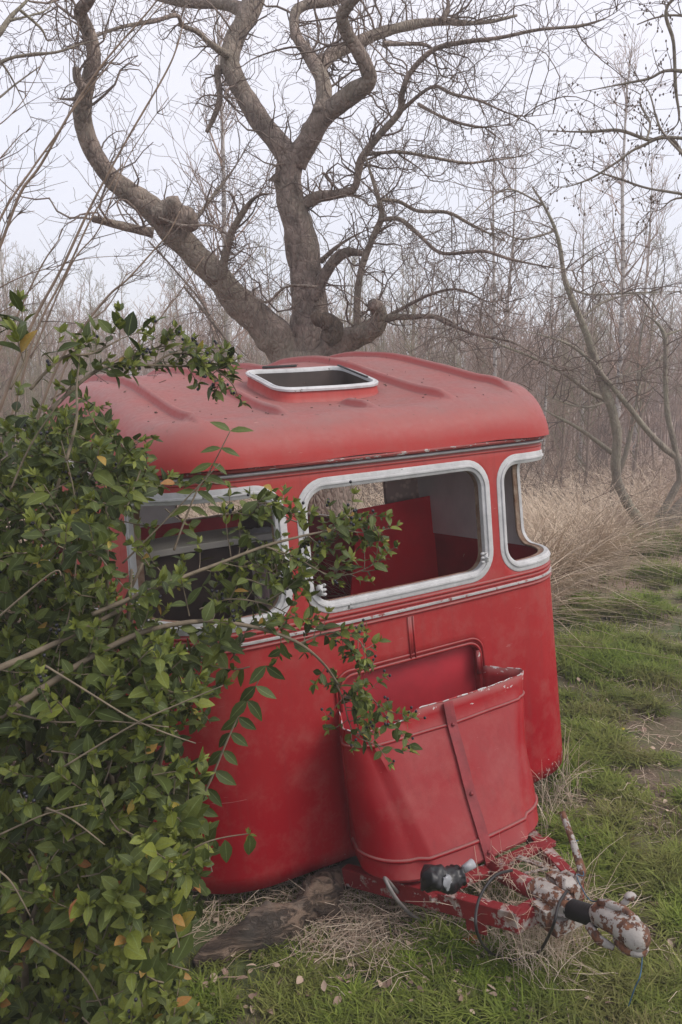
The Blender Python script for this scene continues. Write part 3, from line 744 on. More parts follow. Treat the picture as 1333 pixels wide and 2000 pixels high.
# blue twine, cable, hose, wrapped connector, straw nest -- things hanging from or lying on the drawbar
def W3(p): return MC @ Vector(p)
pts = [W3(l2 + Vector((0.015, -0.015, 0.0))), W3(l2 + Vector((-0.012, -0.02, -0.01))), W3(l1 + Vector((-0.012, -0.02, 0.0))), W3(Pt(0.09, 0.77, -0.79)), W3(Pt(0.035, 0.88, -0.80)), W3(Pt(0.02, 0.97, -0.745)), W3(Pt(0.050, 1.04, -0.775)), W3(Pt(0.035, 1.08, -0.84)), at(1252, 1900, 1.98), at(1240, 1930, 1.97), at(1228, 1965, 1.97)]
def smooth_path(pts, k=6):
    P = [Vector(p) for p in pts]; out_ = []
    for i in range(len(P) - 1):
        p0, p1, p2, p3 = P[max(i - 1, 0)], P[i], P[i + 1], P[min(i + 2, len(P) - 1)]
        for j in range(k):
            t = j / k; out_.append(0.5 * ((2 * p1) + (p2 - p0) * t + (2 * p0 - 5 * p1 + 4 * p2 - p3) * t * t + (3 * p1 - p0 - 3 * p2 + p3) * t ** 3))
    out_.append(P[-1]); return out_
mb = MB(); mb.tube(smooth_path(pts, 5), 0.0019, 5)
o = mb.build('twine', M['blue']); tag(o, 'blue twine wound round the brake lever and hanging from the coupling', 'twine')
pts = [cl(1000, 1700, 0.72), cl(965, 1712, 0.79), cl(935, 1760, 0.82), cl(932, 1820, 0.86), gp(960, 1862, 0.06), gp(1005, 1874, 0.06), gp(1050, 1862, 0.06), cl(1080, 1810, 0.90), cl(1092, 1765, 0.88), cl(1108, 1740, 0.84)]
pts = [W3(p) if i < 4 or i > 6 else p for i, p in enumerate(pts)]
mb = MB(); mb.tube(smooth_path(pts, 6), 0.0048, 8); o = mb.build('electric_cable', M['rubber']); tag(o, 'black electric cable looping from the drawbar down to the grass', 'cable')
pts = [W3(Pt(-0.34, 0.30, -0.93)), W3(cl(752, 1715, 0.36)), W3(cl(778, 1760, 0.40)), gp(812, 1792, 0.04), gp(852, 1808, 0.02)]
mb = MB(); mb.tube(smooth_path(pts, 6), 0.0068, 10); o = mb.build('hose', M['hose']); tag(o, 'thin grey hose trailing from under the front locker onto straw', 'hose')
c = W3(cl(868, 1712, 0.56)); t_ = empty('wrapped_connector', c); tag(t_, 'black plastic wrapped connector taped to the red drawbar rail', 'connector')
mb = MB(); M3 = MC.to_3x3(); _p = [M3 @ Vector(q) for q in ((-0.085, 0.0, 0.030), (-0.070, 0, 0.024), (-0.04, -0.005, 0.008), (0.0, -0.01, -0.004), (0.035, -0.012, -0.012), (0.055, -0.012, -0.014), (0.062, -0.012, -0.015))]; mb.tube(smooth_path(_p, 6), [0.010 + 0.028 * min(1, i / 6.0) * (1 if i < 31 else max(0.25, 1 - (i - 30) / 7)) for i in range(37)], 26, rough=0.42, fq=26); mb.build('plastic_wrap', M['black'], t_)
mb = MB(); mb.blob((0.004, -0.040, 0.004), (0.020, 0.012, 0.026), 12, 9, 0.5, 9, MC.to_3x3().to_4x4()); mb.build('tape_patch', M['tape'], t_, auto=30)
c = W3(cl(905, 1698, 0.54)); mb = MB(); mb.tube([c, c + LV * 0.045 + UV_ * 0.006], [0.014, 0.018], 10, rough=0.2, fq=40); o = mb.build('tape_roll', M['tape']); o.parent = t_; o.location = -Vector(t_.location)

# ---- loose things inside the caravan
def inside(name, label, cat):
    o = root_at(name); return tag(o, label, cat)
o = inside('loose_panel', 'flat red board standing inside the caravan behind the middle window', 'panel')
mb = MB(); vs = [cl(700, 995, -1.12), cl(853, 966, -1.15), cl(862, 1200, -1.15), cl(662, 1210, -1.12)]
vs = [Vector(v) for v in vs]; vs[2].z = vs[3].z = -0.83; vs[3].x -= 0.04
mb.add(vs + [v + Vector((0, 0.012, 0)) for v in vs], [(0, 1, 2, 3), (7, 6, 5, 4), (0, 4, 5, 1), (1, 5, 6, 2), (2, 6, 7, 3), (3, 7, 4, 0)]); mb.build('board', M['board_red'], o, smooth=False, loc=LOC)
o = inside('kitchen_cabinet', 'dark kitchen cabinet with a pale worktop inside the caravan', 'cabinet')
mb = MB(); mb.box((-0.90, 1.30, -0.83), (0.12, 1.75, 0.195)); mb.build('carcass', M['wood_dark'], o, smooth=False, loc=LOC, bevel=0.004)
mb = MB(); mb.box((-0.93, 1.27, 0.20), (0.15, 1.77, 0.235)); mb.build('worktop', M['pale_top'], o, smooth=False, loc=LOC, bevel=0.004)
mb = MB(); mb.blob((-0.02, 1.42, 0.16), (0.13, 0.13, 0.10), 18, 10); mb.build('sink_bowl', M['tape'], o, loc=LOC)
o = inside('stove_box', 'brown box on the cabinet worktop inside the caravan', 'box')
mb = MB(); mb.box((-0.05, 1.40, 0.238), (0.22, 1.66, 0.33)); mb.build('box_shell', M['wood_dark'], o, smooth=False, loc=LOC, bevel=0.006)
mb = MB(); mb.box((-0.055, 1.395, 0.332), (0.225, 1.665, 0.345)); mb.build('lid', M['rust_wood'], o, smooth=False, loc=LOC, bevel=0.003)
o = inside('curtain', 'pale green patterned curtain hanging behind the post left of the middle window', 'curtain')
mb = MB(); k = 26; vs = []
for i in range(k): 
    x = -0.60 + 0.15 * i / (k - 1); y = 0.16 + 0.018 * math.sin(i * 1.3); vs += [(x, y, -0.2), (x, y, 0.34 - 0.10 * i / k)]
mb.add(vs, [(2 * i, 2 * i + 2, 2 * i + 3, 2 * i + 1) for i in range(k - 1)]); q = mb.build('cloth', M['curtain'], o, loc=LOC)
q.modifiers.new('s', 'SOLIDIFY').thickness = 0.003

# the body's sides lean in slightly towards the roof
for o_ in [q for q in bpy.data.objects if q.type == 'MESH' and (q.parent == car or (q.parent and q.parent.parent == car))]:
    if o_.parent.name.startswith(('drawbar', 'front_locker')) or o_.name.startswith(('drawbar', 'front_locker')): continue
    for v_ in o_.data.vertices:
        x, y, z = v_.co; k_ = max(0, abs(x) - 0.6) / 0.44
        v_.co.x = x - math.copysign(k_ * 0.050 * min(1, max(0, (z + 0.93) / 1.58)), x)

# dry bits that have fallen on the roof
_s = rng.getstate(); rng.seed(21); mb = MB()
for i in range(260):
    x, y = rng.uniform(-0.95, 0.95), rng.uniform(0.12, 2.2)
    if inset(x, y) < 0.10 or (abs(x) < SKX + .04 and SKY0 - .04 < y < SKY1 + .04): continue
    if i % 2 == 0 and abs(x) > .1: x = rng.choice(RIBS) + rng.choice((-.034, .034)) + rng.gauss(0, .006)
    z = roof_z(x, y) + 0.0015; a = rng.uniform(0, 6.28); l = rng.uniform(0.002, 0.007) if i % 9 else rng.uniform(.02, .05); w = 0.45 * l if l < .015 else 0.0012
    dx, dy = math.cos(a) * l, math.sin(a) * l; ex, ey = -math.sin(a) * w, math.cos(a) * w
    q = [(x - dx, y - dy), (x + ex, y + ey), (x + dx, y + dy), (x - ex, y - ey)]
    lo_ = [(px_, py_, roof_z(px_, py_) + 0.001) for px_, py_ in q]; mb.add(lo_ + [(px_, py_, pz_ + 0.0025) for px_, py_, pz_ in lo_], [(4, 5, 6, 7), (0, 1, 5, 4), (1, 2, 6, 5), (2, 3, 7, 6), (3, 0, 4, 7)])
M['bits'] = mat_simple('dark_leaf_bits', (0.11, 0.065, 0.045), 0.9, 0.3, 30)
o = mb.build('leaf_litter', M['bits'], smooth=False); o.matrix_world = MC; tag(o, kind='stuff'); rng.setstate(_s)
# ================================================================== ground
def gz(x, y):
    return 0.03 * noise.noise(Vector((x * 0.7, y * 0.7, 0))) + 0.012 * noise.noise(Vector((x * 3, y * 3, 4)))
xs = np.r_[-220, -120, -60, -30, -16, np.arange(-10, 12.01, 0.25), 16, 30, 60, 120, 220]; ys = np.r_[-6, -2, np.arange(0, 14.01, 0.25), 16, 20, 30, 60, 120, 420]
mb = MB(); vs = [(x, y, gz(x, y)) for y in ys for x in xs]; nx_ = len(xs)
mb.add(vs, [(j * nx_ + i, j * nx_ + i + 1, (j + 1) * nx_ + i + 1, (j + 1) * nx_ + i) for j in range(len(ys) - 1) for i in range(nx_ - 1)])
tag(mb.build('ground', M['ground']), kind='structure')

# ------------------------------------------------------------------ grass, straw
def in_body(x, y, m=0.0):
    """inside the caravan's footprint (numpy)"""
    dx, dy = x - O3.x, y - O3.y
    lx = dx * LV.x + dy * LV.y; ly = dx * BV.x + dy * BV.y
    return (np.abs(lx) < 1.0 + m) & (ly > 0.05 - m) & (ly < 3.6 + m)
def nval(x, y, s, o=0.0):
    return np.array([noise.noise(Vector((a * s, b * s, o))) for a, b in zip(x, y)])
def blades(name, X, Y, H, Wd, lean, tint, mat, kind_label=None, Z0=None, az=None, curl=1.0):
    n_ = len(X); a = npr.uniform(0, 2 * np.pi, n_) if az is None else az
    dx, dy = np.cos(a), np.sin(a); px_, py_ = -dy, dx
    rowsT = np.array([0, .35, .7, 1.0]); wT = np.array([1, .85, .55, .08])
    V = np.zeros((n_, 8, 3)); zb = (np.array([gz(x, y) for x, y in zip(X, Y)]) if Z0 is None else Z0) - 0.004
    for k, (t, w) in enumerate(zip(rowsT, wT)):
        off = lean * (t ** (1 + curl)) * H; z = H * (t - 0.35 * lean * t * t)
        for s_, c in ((-1, 0), (1, 1)):
            V[:, 2 * k + c, 0] = X + dx * off + s_ * px_ * Wd * w / 2
            V[:, 2 * k + c, 1] = Y + dy * off + s_ * py_ * Wd * w / 2
            V[:, 2 * k + c, 2] = zb + z
    base = (np.arange(n_) * 8)[:, None, None]; q = np.array([[0, 1, 3, 2], [2, 3, 5, 4], [4, 5, 7, 6]])[None]
    F = (base + q).reshape(-1, 4)
    o = mesh_np(name, V.reshape(-1, 3), F, mat, tint=np.repeat(tint, 8)); tag(o, kind='stuff'); 
    return o
def sample(n_, y0, y1, pw=1.6, xm=0.55):
    u = npr.uniform(0, 1, n_); y = (y0 ** (1 - pw) + u * (y1 ** (1 - pw) - y0 ** (1 - pw))) ** (1 / (1 - pw))
    x = npr.uniform(-1, 1, n_) * (xm * y + 0.4); return x, y
def dead_edge(x, y):
    """signed metres beyond the line where the mown path gives way to dead tall grass"""
    a, b_ = gp(1085, 1215), gp(1262, 1062)
    d = (b_ - a).normalized(); nx, ny = -d.y, d.x
    return (x - a.x) * nx + (y - a.y) * ny
X, Y = sample(175000, 1.2, 13, 1.9, 0.52)
d_ = dead_edge(X, Y) + 0.5 * nval(X, Y, 1.2, 5)
g1 = nval(X, Y, 1.1, 2.0); g2 = nval(X, Y, 4.5, 7.0)
_w = [gp(770, 1880), gp(520, 1850), gp(900, 1800), gp(680, 1930), gp(1130, 1480)]
worn2 = sum(np.exp(-(((X - c.x) / r1) ** 2 + ((Y - c.y) / r2) ** 2)) for c, r1, r2 in zip(_w, (0.20, 0.25, .22, .12, .2), (0.12, 0.14, .15, .08, .3)))
worn = 0.9 * worn2 + np.exp(-(((X / Y - 0.42) / 0.10) ** 2)) * (Y < 6) * 0.55
keep = (~in_body(X, Y, -0.06)) & (d_ < 0.25) & (npr.uniform(-0.5, 0.6, len(X)) < g1 * 1.3 + g2 * 1.1 + 0.12 - worn)
X, Y, g1, g2 = X[keep], Y[keep], g1[keep], g2[keep]
H = (0.022 + 0.030 * npr.uniform(0, 1, len(X)) + 0.045 * np.clip(g1 + g2 * 0.6, 0, 1)) * (1 + 0.05 * Y)
H *= np.where((X < 0.9) & (Y < 2.6), 0.8, 1)
tn = np.clip(0.50 + 0.55 * g1 + 0.25 * npr.normal(0, 1, len(X)), 0, 0.9); tn = np.where(npr.uniform(0, 1, len(X)) < 0.10, 0.97, tn)
blades('grass', X, Y, H, 0.0026 + 0.0011 * Y, npr.uniform(0.1, 1.1, len(X)), tn, M['grass'])
# broad lush tufts of longer grass
tf = [(1165, 1285, 0.30, 0.16), (1230, 1310, 0.22, 0.13), (1235, 1200, 0.20, 0.20), (1290, 1130, 0.25, 0.2), (1180, 1395, 0.14, 0.06), (1120, 1500, 0.16, 0.11), (1165, 1540, 0.15, 0.08), (1110, 1300, 0.2, 0.14), (1250, 1080, 0.35, 0.28), (1330, 1070, 0.4, 0.3), (1200, 1700, 0.09, 0.05), (1290, 1750, 0.10, 0.06), (1180, 1900, 0.10, 0.06), (860, 1850, 0.10, 0.08), (1000, 1880, 0.10, 0.08), (1280, 1960, 0.12, 0.06), (780, 1900, 0.08, 0.06), (560, 1960, 0.1, 0.05), (1060, 1980, 0.1, 0.07), (1110, 1620, 0.12, 0.07), (870, 1985, 0.1, 0.06)]
TX, TY, TH, TT = [], [], [], []
rng.seed(31)
for i in range(150):
    px_, py_ = rng.uniform(1090, 1345), rng.uniform(1090, 1980)
    if px_ > 1210 and 1330 < py_ < 1680 and rng.random() < .75: continue
    s_ = (1900 - py_) / 800 * 0.5 + 0.35
    tf.append((px_, py_, max(0.04, 0.13 * s_ * rng.uniform(.5, 1.4)), max(0.03, rng.uniform(0.05, 0.13) * (0.6 + s_ * .5))))
for i in range(34):
    tf.append((rng.uniform(380, 1100), rng.uniform(1850, 2010), rng.uniform(.03, .07), rng.uniform(.03, .06)))
for (px, py, r, h) in tf:
    c = gp(px, py); k = int(900 * min(1, r * 3.5) + 60)
    TX.append(npr.normal(c.x, r * 0.5, k)); TY.append(npr.normal(c.y, r * 0.5, k)); TH.append(np.abs(npr.normal(h, h * 0.3, k)) * 0.9); TT.append(np.clip(npr.normal(0.62, 0.18, k), 0, 0.9))
X, Y, H, T = map(np.concatenate, (TX, TY, TH, TT)); kk = ~in_body(X, Y, -0.03); X, Y, H, T = X[kk], Y[kk], H[kk], T[kk]
blades('long_grass', X, Y, H, 0.004 + 0.0011 * Y, npr.uniform(0.5, 1.7, len(X)), T, M['grass'])
# dead straw lying about near the drawbar and over the path
def litter(name, n_, fn, mat, l0, l1, r):
    segs = []; tt = []
    for i in range(n_):
        x, y, z = fn(); a = rng.uniform(0, 2 * math.pi); l = rng.uniform(l0, l1); el = rng.gauss(0.06, 0.10); b_ = rng.gauss(0, 0.25)
        p = []
        for k in range(4):
            t = k / 3 - 0.5; p.append((x + math.cos(a) * l * t - math.sin(a) * b_ * l * t * t, y + math.sin(a) * l * t + math.cos(a) * b_ * l * t * t, max(gz(x, y) + 0.003, z + el * l * t + 0.01 * math.sin(k * 2 + i))))
        segs.append((p, [r, r, r * .8, r * .4])); tt.append(min(1, max(0, rng.gauss(0.6, 0.25))))
    o = tubes_np(name, segs, mat, 3, tint=tt); tag(o, kind='stuff'); return o
def near_bar():
    px, py = rng.choice([(700, 1790, ), (650, 1760), (760, 1760), (1000, 1830), (1100, 1820), (1080, 1580), (820, 1790), (600, 1800), (760, 1880), (560, 1760), (640, 1830), (700, 1850), (450, 1800), (1120, 1860), (1060, 1900)])
    c = gp(px + rng.gauss(0, 60), py + rng.gauss(0, 35)); return c.x, c.y, abs(rng.gauss(0.02, 0.03))
litter('straw', 2100, near_bar, M['straw'], 0.05, 0.24, 0.0011)
def path_():
    y = rng.uniform(1.9, 7.5); return rng.uniform(0.25, 0.62) * y, y, 0.01 + abs(rng.gauss(0.0, 0.012))
def on_bar():
    p = MC @ Pt(rng.gauss(0.04, 0.09), rng.uniform(0.44, 0.80), rng.gauss(-0.865, 0.02)); return p.x, p.y, p.z
litter('straw_on_drawbar', 130, on_bar, M['straw'], 0.04, 0.16, 0.0009)
litter('straw_on_path', 1700, path_, M['straw'], 0.04, 0.22, 0.0014)
def stand(name, n_, xf, hl, hh, r, lean=(0.2, 0.9), az=None, mat='straw', tm=0.5):
    segs = []; tt = []
    for i in range(n_):
        x, y = xf(); h = rng.uniform(hl, hh); a = rng.uniform(0, 2 * math.pi) if az is None else rng.gauss(*az); ln = rng.uniform(*lean)
        z0 = gz(x, y); p = []
        for k in range(6):
            t = k / 5; o_ = ln * h * t ** 1.8; p.append((x + math.cos(a) * o_, y + math.sin(a) * o_, z0 + h * (t - 0.5 * ln * t * t)))
        rr_ = r * (0.6 + 0.15 * y) * rng.uniform(0.7, 1.2)
        segs.append((p, [rr_, rr_, rr_ * .9, rr_ * .8, rr_ * .6, rr_ * .3])); tt.append(min(1, max(0, rng.gauss(tm, 0.22))))
    o = tubes_np(name, segs, M[mat], 3, tint=tt); tag(o, kind='stuff'); return o
def wild():
    while True:
        y = rng.uniform(3.4, 15) if rng.random() < .6 else rng.uniform(4.5, 9); x = rng.uniform(-0.62 * y - 0.5, 0.62 * y + 0.5)
        if rng.random() < .55: x = rng.uniform(0.22, 0.5) * y; y = y if y < 9.5 else rng.uniform(4.2, 9)
        if dead_edge(x, y) > 0.05 + 0.25 * noise.noise(Vector((x * 1.2, y * 1.2, 5))) and not in_body(np.array([x]), np.array([y]), 0.1)[0]: return x, y
stand('dead_tall_grass', 17000, wild, 0.40, 1.30, 0.0023, (0.3, 1.3), (math.pi * 1.08, 1.3), tm=0.70)
def wild_far():
    y = rng.uniform(9, 24); return rng.uniform(-0.6 * y, 0.62 * y), y
stand('scrub_undergrowth', 9000, wild_far, 0.4, 1.2, 0.0013, (0.2, 1.2), tm=0.30)
def nearclump():
    px, py = rng.choice([(1075, 1830), (1095, 1860), (1110, 1800), (1130, 1830), (1080, 1600), (1110, 1560), (1095, 1530), (950, 1800), (1010, 1850), (1040, 1880), (1085, 1880), (970, 1840)])
    c = gp(px + rng.gauss(0, 18), py + 30 + rng.gauss(0, 18)); return c.x, c.y
stand('dry_stalks', 300, nearclump, 0.12, 0.44, 0.0013, (0.1, 0.9), tm=0.75)
# small low plants on the path
def leafmesh(n_leaf, fn):
    """fn(i) -> base point, direction, normal, length, width ratio, tint ; one mesh of folded pointed leaves"""
    t = np.array([0.0, 0.16, 0.38, 0.62, 0.84, 1.0]); w = np.array([0.03, 0.62, 1.0, 0.86, 0.45, 0.02])
    K = len(t); V = np.zeros((n_leaf, K, 3, 3)); T = np.zeros(n_leaf); 
    B, D, Nn, Ls, Wr, T = fn
    D = D / np.linalg.norm(D, axis=1)[:, None]; S = np.cross(D, Nn); S /= np.linalg.norm(S, axis=1)[:, None] + 1e-9; Nn = np.cross(S, D)
    bend = npr.uniform(-0.05, 0.42, n_leaf); fold = npr.uniform(0.08, 0.38, n_leaf); tw = npr.normal(0, 0.10, n_leaf)
    for k in range(K):
        c = B + D * (Ls * t[k])[:, None] - Nn * (Ls * bend * t[k] ** 2)[:, None] + S * (Ls * tw * t[k] ** 2)[:, None]
        for j, s_ in enumerate((-1, 0, 1)):
            V[:, k, j] = c + S * (s_ * Ls * Wr * 0.5 * w[k])[:, None] + Nn * (abs(s_) * fold * Ls * Wr * 0.5 * w[k])[:, None]
    q = []
    for k in range(K - 1):
        for j in range(2): q.append((k * 3 + j, k * 3 + j + 1, (k + 1) * 3 + j + 1, (k + 1) * 3 + j))
    F = ((np.arange(n_leaf) * K * 3)[:, None, None] + np.array(q)[None]).reshape(-1, 4)
    U = np.zeros((n_leaf, K, 3, 2)); U[:, :, :, 1] = t[None, :, None]
    for j, s_ in enumerate((-1, 0, 1)): U[:, :, j, 0] = 0.5 + s_ * 0.5
    return V.reshape(-1, 3), F, np.repeat(T, K * 3), U.reshape(-1, 2)
PB, PD, PN, PL_, PW, PT_ = [], [], [], [], [], []
for (px, py, k, sz) in [(1190, 1388, 26, 0.07), (1175, 1400, 20, 0.06), (1225, 1435, 18, 0.045), (1196, 1440, 24, 0.04), (1150, 1460, 16, 0.03), (1210, 1500, 30, 0.035), (1190, 1560, 20, 0.03), (1280, 1370, 26, 0.04), (1300, 1480, 22, 0.035), (1250, 1330, 20, 0.05), (1180, 1600, 16, 0.03), (1310, 1600, 20, 0.03), (1080, 1950, 24, 0.05), (1110, 1985, 20, 0.06), (640, 1985, 14, 0.03)]:
    c = gp(px, py)
    for i in range(k):
        a = rng.uniform(0, 6.28); el = rng.uniform(0.1, 0.9); PB.append((c.x + rng.gauss(0, sz * .6), c.y + rng.gauss(0, sz * .6), gz(c.x, c.y) + 0.004)); PD.append((math.cos(a), math.sin(a), el)); PN.append((-math.cos(a) * el, -math.sin(a) * el, 1)); PL_.append(rng.uniform(.6, 1.2) * sz); PW.append(0.4); PT_.append(rng.uniform(.25, .8))
V, F, T, U = leafmesh(len(PB), (np.array(PB), np.array(PD), np.array(PN), np.array(PL_), np.array(PW), np.array(PT_)))
tag(mesh_np('low_weeds', V, F, M['leaf'], tint=T, uv=U, smooth=True), kind='stuff')
# fallen leaves, brown
PB, PD, PN, PL_, PW, PT_ = [], [], [], [], [], []
for i in range(420):
    if i < 200: px, py = rng.uniform(1100, 1330), rng.uniform(1250, 1990)
    else: px, py = rng.uniform(380, 1200), rng.uniform(1780, 1995)
    c = gp(px, py); a = rng.uniform(0, 6.28)
    PB.append((c.x, c.y, gz(c.x, c.y) + rng.uniform(0.008, 0.03))); PD.append((math.cos(a), math.sin(a), rng.gauss(0, .3))); PN.append((rng.gauss(0, .4), rng.gauss(0, .4), 1)); PL_.append(rng.uniform(.018, .045)); PW.append(0.55); PT_.append(rng.choice((0.1, 0.3, 0.5, 0.0)))
V, F, T, U = leafmesh(len(PB), (np.array(PB), np.array(PD), np.array(PN), np.array(PL_), np.array(PW), np.array(PT_)))
tag(mesh_np('fallen_leaves', V, F, M['straw'], tint=T, smooth=True), kind='stuff')
c = gp(1215, 1430, 0.03); fl = empty('dandelion', gp(1215, 1432)); tag(fl, 'tiny yellow flower in the grass beside the caravan', 'flower')
mb = MB(); mb.tube([(0, 0, 0), (0.003, 0, 0.025)], 0.0015, 5); mb.build('stalk', M['twig_far2'], fl)
M['yellow'] = mat_simple('yellow_petal', (0.75, 0.55, 0.02), 0.6)
mb = MB(); mb.blob((0.003, 0, 0.028), (0.013, 0.013, 0.005), 14, 5, 0.5, 30); mb.build('petals', M['yellow'], fl)

# ------------------------------------------------------------------ log and clay piece
pp = [gp(380, 1885, 0.03), gp(420, 1860, 0.04), gp(470, 1835, 0.05), gp(530, 1812, 0.055), gp(590, 1785, 0.06), gp(625, 1755, 0.065), gp(655, 1722, 0.06), gp(700, 1700, 0.05), gp(740, 1690, 0.04)]
mb = MB(); P_ = smooth_path(pp, 16); kN = len(P_)
rad = [0.016 + 0.034 * min(1, i / 22) + 0.014 * math.sin(i * 0.175) * (i > 18) + 0.012 * math.exp(-((i - 72) / 14) ** 2) for i in range(kN)]
mb.tube(P_, [r_ * 1.1 for r_ in rad], 44, rough=0.30, fq=7.5); mb.tube([q + Vector((0.004, 0.006, 0.010)) for q in P_[4:100]], [r_ * 0.98 for r_ in rad[4:100]], 44, rough=0.42, fq=13); mb.blob(P_[72] + Vector((0.03, 0.0, 0.02)), (0.055, 0.05, 0.045), 18, 12, 0.4, 12); mb.blob(P_[110] + Vector((0.03, 0.06, 0.0)), (0.10, 0.06, 0.045), 18, 12, 0.5, 12)
mb.tube([P_[78], P_[78] + Vector((0.06, -0.05, -0.03)), P_[78] + Vector((0.09, -0.10, -0.05))], [0.04, 0.03, 0.02], 14, rough=0.4, fq=12)
lg = empty('rotten_log', gp(560, 1800)); tag(lg, 'rotten brown log lying under the front edge of the caravan', 'log')
o = mb.build('log_wood', M['log'], lg); o.location = -Vector(lg.location)
mb = MB(); c = gp(922, 1838, 0.012); mb.blob(c, (0.042, 0.028, 0.020), 16, 10, 0.35, 10); o = mb.build('clay_fragment', M['orange'], auto=50); tag(o, 'small orange clay fragment on grass below the cable loop', 'stone')
mb = MB(); a = gp(372, 1917, 0.03); b_ = gp(470, 1908, 0.035); mb.tube([a, (a + b_) / 2 + Vector((0, 0, .006)), b_], [0.0035, 0.003, 0.002], 6); o = mb.build('dry_stick', M['cane']); tag(o, 'pale dry stick lying on grass beside the bush', 'stick')
#TREES
# ================================================================== trees
def rvec(s=1.0): return Vector((rng.gauss(0, s), rng.gauss(0, s), rng.gauss(0, s)))
def grow(segs, p, d, l, r, depth, gnarl=0.35, up=0.0, kids=3, shrink=0.55, spur=True, minr=0.0014, spread=0.9):
    """a wandering twig with side twigs, all as thin tubes"""
    n_ = max(3, int(l / 0.07)) if depth > 0 else max(3, int(l / 0.05)); n_ = min(n_, 9)
    pts = [Vector(p)]; d = Vector(d).normalized(); st_ = l / n_; kink = []
    for i in range(n_):
        d = (d + rvec(gnarl * 0.45) + Vector((0, 0, up * 0.25))).normalized(); pts.append(pts[-1] + d * st_); kink.append(d.copy())
    rad = [max(minr, r * (1 - 0.72 * i / n_)) for i in range(n_ + 1)]
    segs.append((pts, rad))
    if depth <= 0:
        return
    for k in range(kids):
        i = rng.randint(1, n_); q = pts[i]; dd = kink[i - 1]
        side = dd.cross(rvec()).normalized()
        nd = (dd * (1 - spread * 0.5) + side * spread).normalized()
        grow(segs, q, nd, l * shrink * rng.uniform(0.6, 1.25), max(minr, rad[i] * 0.62), depth - 1, gnarl, up, kids, shrink, spur, minr, spread)
def limb_path(P, k=5): return smooth_path([Vector(p) for p in P], k)
def limb(mb, pix, base_y, dys=None, k=6, n_=14, rough=0.16, fq=5.0, blunt=False, slim=False):
    """pix: (px, py, width in px[, distance]) -> tube; returns world path and radii"""
    pts = []; rd = []
    for j, q in enumerate(pix):
        Y = q[3] if len(q) > 3 else (base_y + (dys or 0) * j / max(1, len(pix) - 1))
        pts.append(at(q[0], q[1], Y)); rd.append(q[2] / FOC * Y / 2)
    P = smooth_path(pts, k); R = []
    for i in range(len(pts) - 1):
        for j in range(k): t = j / k; R.append(rd[i] * (1 - t) + rd[i + 1] * t)
    R.append(rd[-1])
    if pix[0][2] < 26 and pix[-1][2] > 2 and not blunt:
        for j in range(min(len(R), 12)): R[-1 - j] *= 0.18 + 0.82 * j / 12.0
    if slim: R = [q_ * (0.88 if q_ > 0.03 else 0.8) for q_ in R]
    mb.tube(P, R, n_, rough=rough, fq=fq); return P, R
TY0 = 7.0
tree = empty('old_apple_tree', (at(600, 700, TY0).x, TY0, 0)); tag(tree, 'old bare apple tree with two thick crooked trunks right behind the caravan', 'tree')
mb = MB(); paths = []
def LM(pix, y=TY0, dy=0.0, **kw):
    p, r = limb(mb, pix, y, dy, slim=True, **kw); paths.append((p, r)); return p, r
bx = at(600, 700, TY0)
# stool hidden behind the caravan
mb.tube([(bx.x, TY0, -0.1), (bx.x, TY0, 0.5), (bx.x, TY0, 1.4), at(598, 735, TY0), at(600, 690, TY0)], [0.55, 0.42, 0.38, 0.36, 0.27], 22, rough=0.22, fq=4)
LM([(585, 730, 100), (545, 668, 78), (505, 625, 70), (460, 580, 64), (425, 540, 58), (385, 500, 55), (340, 455, 58), (305, 415, 54), (268, 385, 46), (232, 360, 42), (203, 330, 39), (180, 290, 37), (164, 245, 35), (160, 205, 35), (170, 165, 31), (184, 115, 29), (176, 70, 28), (160, 35, 26), (158, 18, 24), (176, 0, 20), (190, -40, 18), (185, -120, 14)], TY0, -1.2, n_=20, rough=0.20)
LM([(300, 420, 40), (335, 412, 58), (365, 428, 44), (378, 450, 20)], TY0 - 0.5, 0, n_=16, rough=0.5, fq=9)
LM([(300, 455, 22), (262, 447, 19), (232, 440, 18), (205, 433, 17), (181, 427, 16)], TY0 - 0.6, -0.2, blunt=True)
LM([(158, 190, 14), (138, 194, 11), (112, 193, 8)], TY0 - 0.9, -0.05); LM([(165, 175, 22), (152, 155, 18), (149, 133, 15)], TY0 - 0.95, 0, blunt=True)
LM([(605, 740, 120), (606, 680, 95), (606, 620, 82), (603, 560, 76), (594, 510, 74), (584, 450, 70), (570, 395, 62), (562, 350, 56), (570, 305, 54)], TY0, 0, n_=20, rough=0.18)
LM([(545, 345, 24), (532, 350, 20), (526, 352, 14)], TY0 - 0.1, 0)
LM([(572, 320, 50), (548, 285, 46), (515, 245, 44), (488, 205, 42), (465, 165, 40), (450, 130, 40), (452, 95, 40), (470, 55, 38), (488, 20, 40), (500, -15, 40), (515, -80, 34)], TY0, 0.6, n_=18)
LM([(480, 25, 30), (450, 10, 26), (415, 5, 24), (350, 2, 20), (300, -10, 18)], TY0 + 0.5, 0.3)
LM([(445, 108, 18), (415, 88, 13), (385, 62, 11), (357, 50, 10), (345, 30, 9), (300, 42, 8), (250, 50, 7), (200, 65, 7), (160, 84, 6), (100, 104, 5), (20, 115, 4)], TY0 + 0.2, -1.2, n_=8)
LM([(430, 135, 22), (425, 150, 14), (430, 190, 13), (420, 225, 12), (404, 258, 9)], TY0 + 0.3, -0.1, n_=10, blunt=True)
LM([(578, 320, 48), (600, 278, 46), (628, 232, 46), (660, 203, 42), (695, 180, 40), (722, 158, 32), (712, 122, 30), (692, 88, 28), (676, 60, 26), (668, 30, 26), (682, 8, 24), (700, -20, 24), (690, -80, 20)], TY0, -0.8, n_=18)
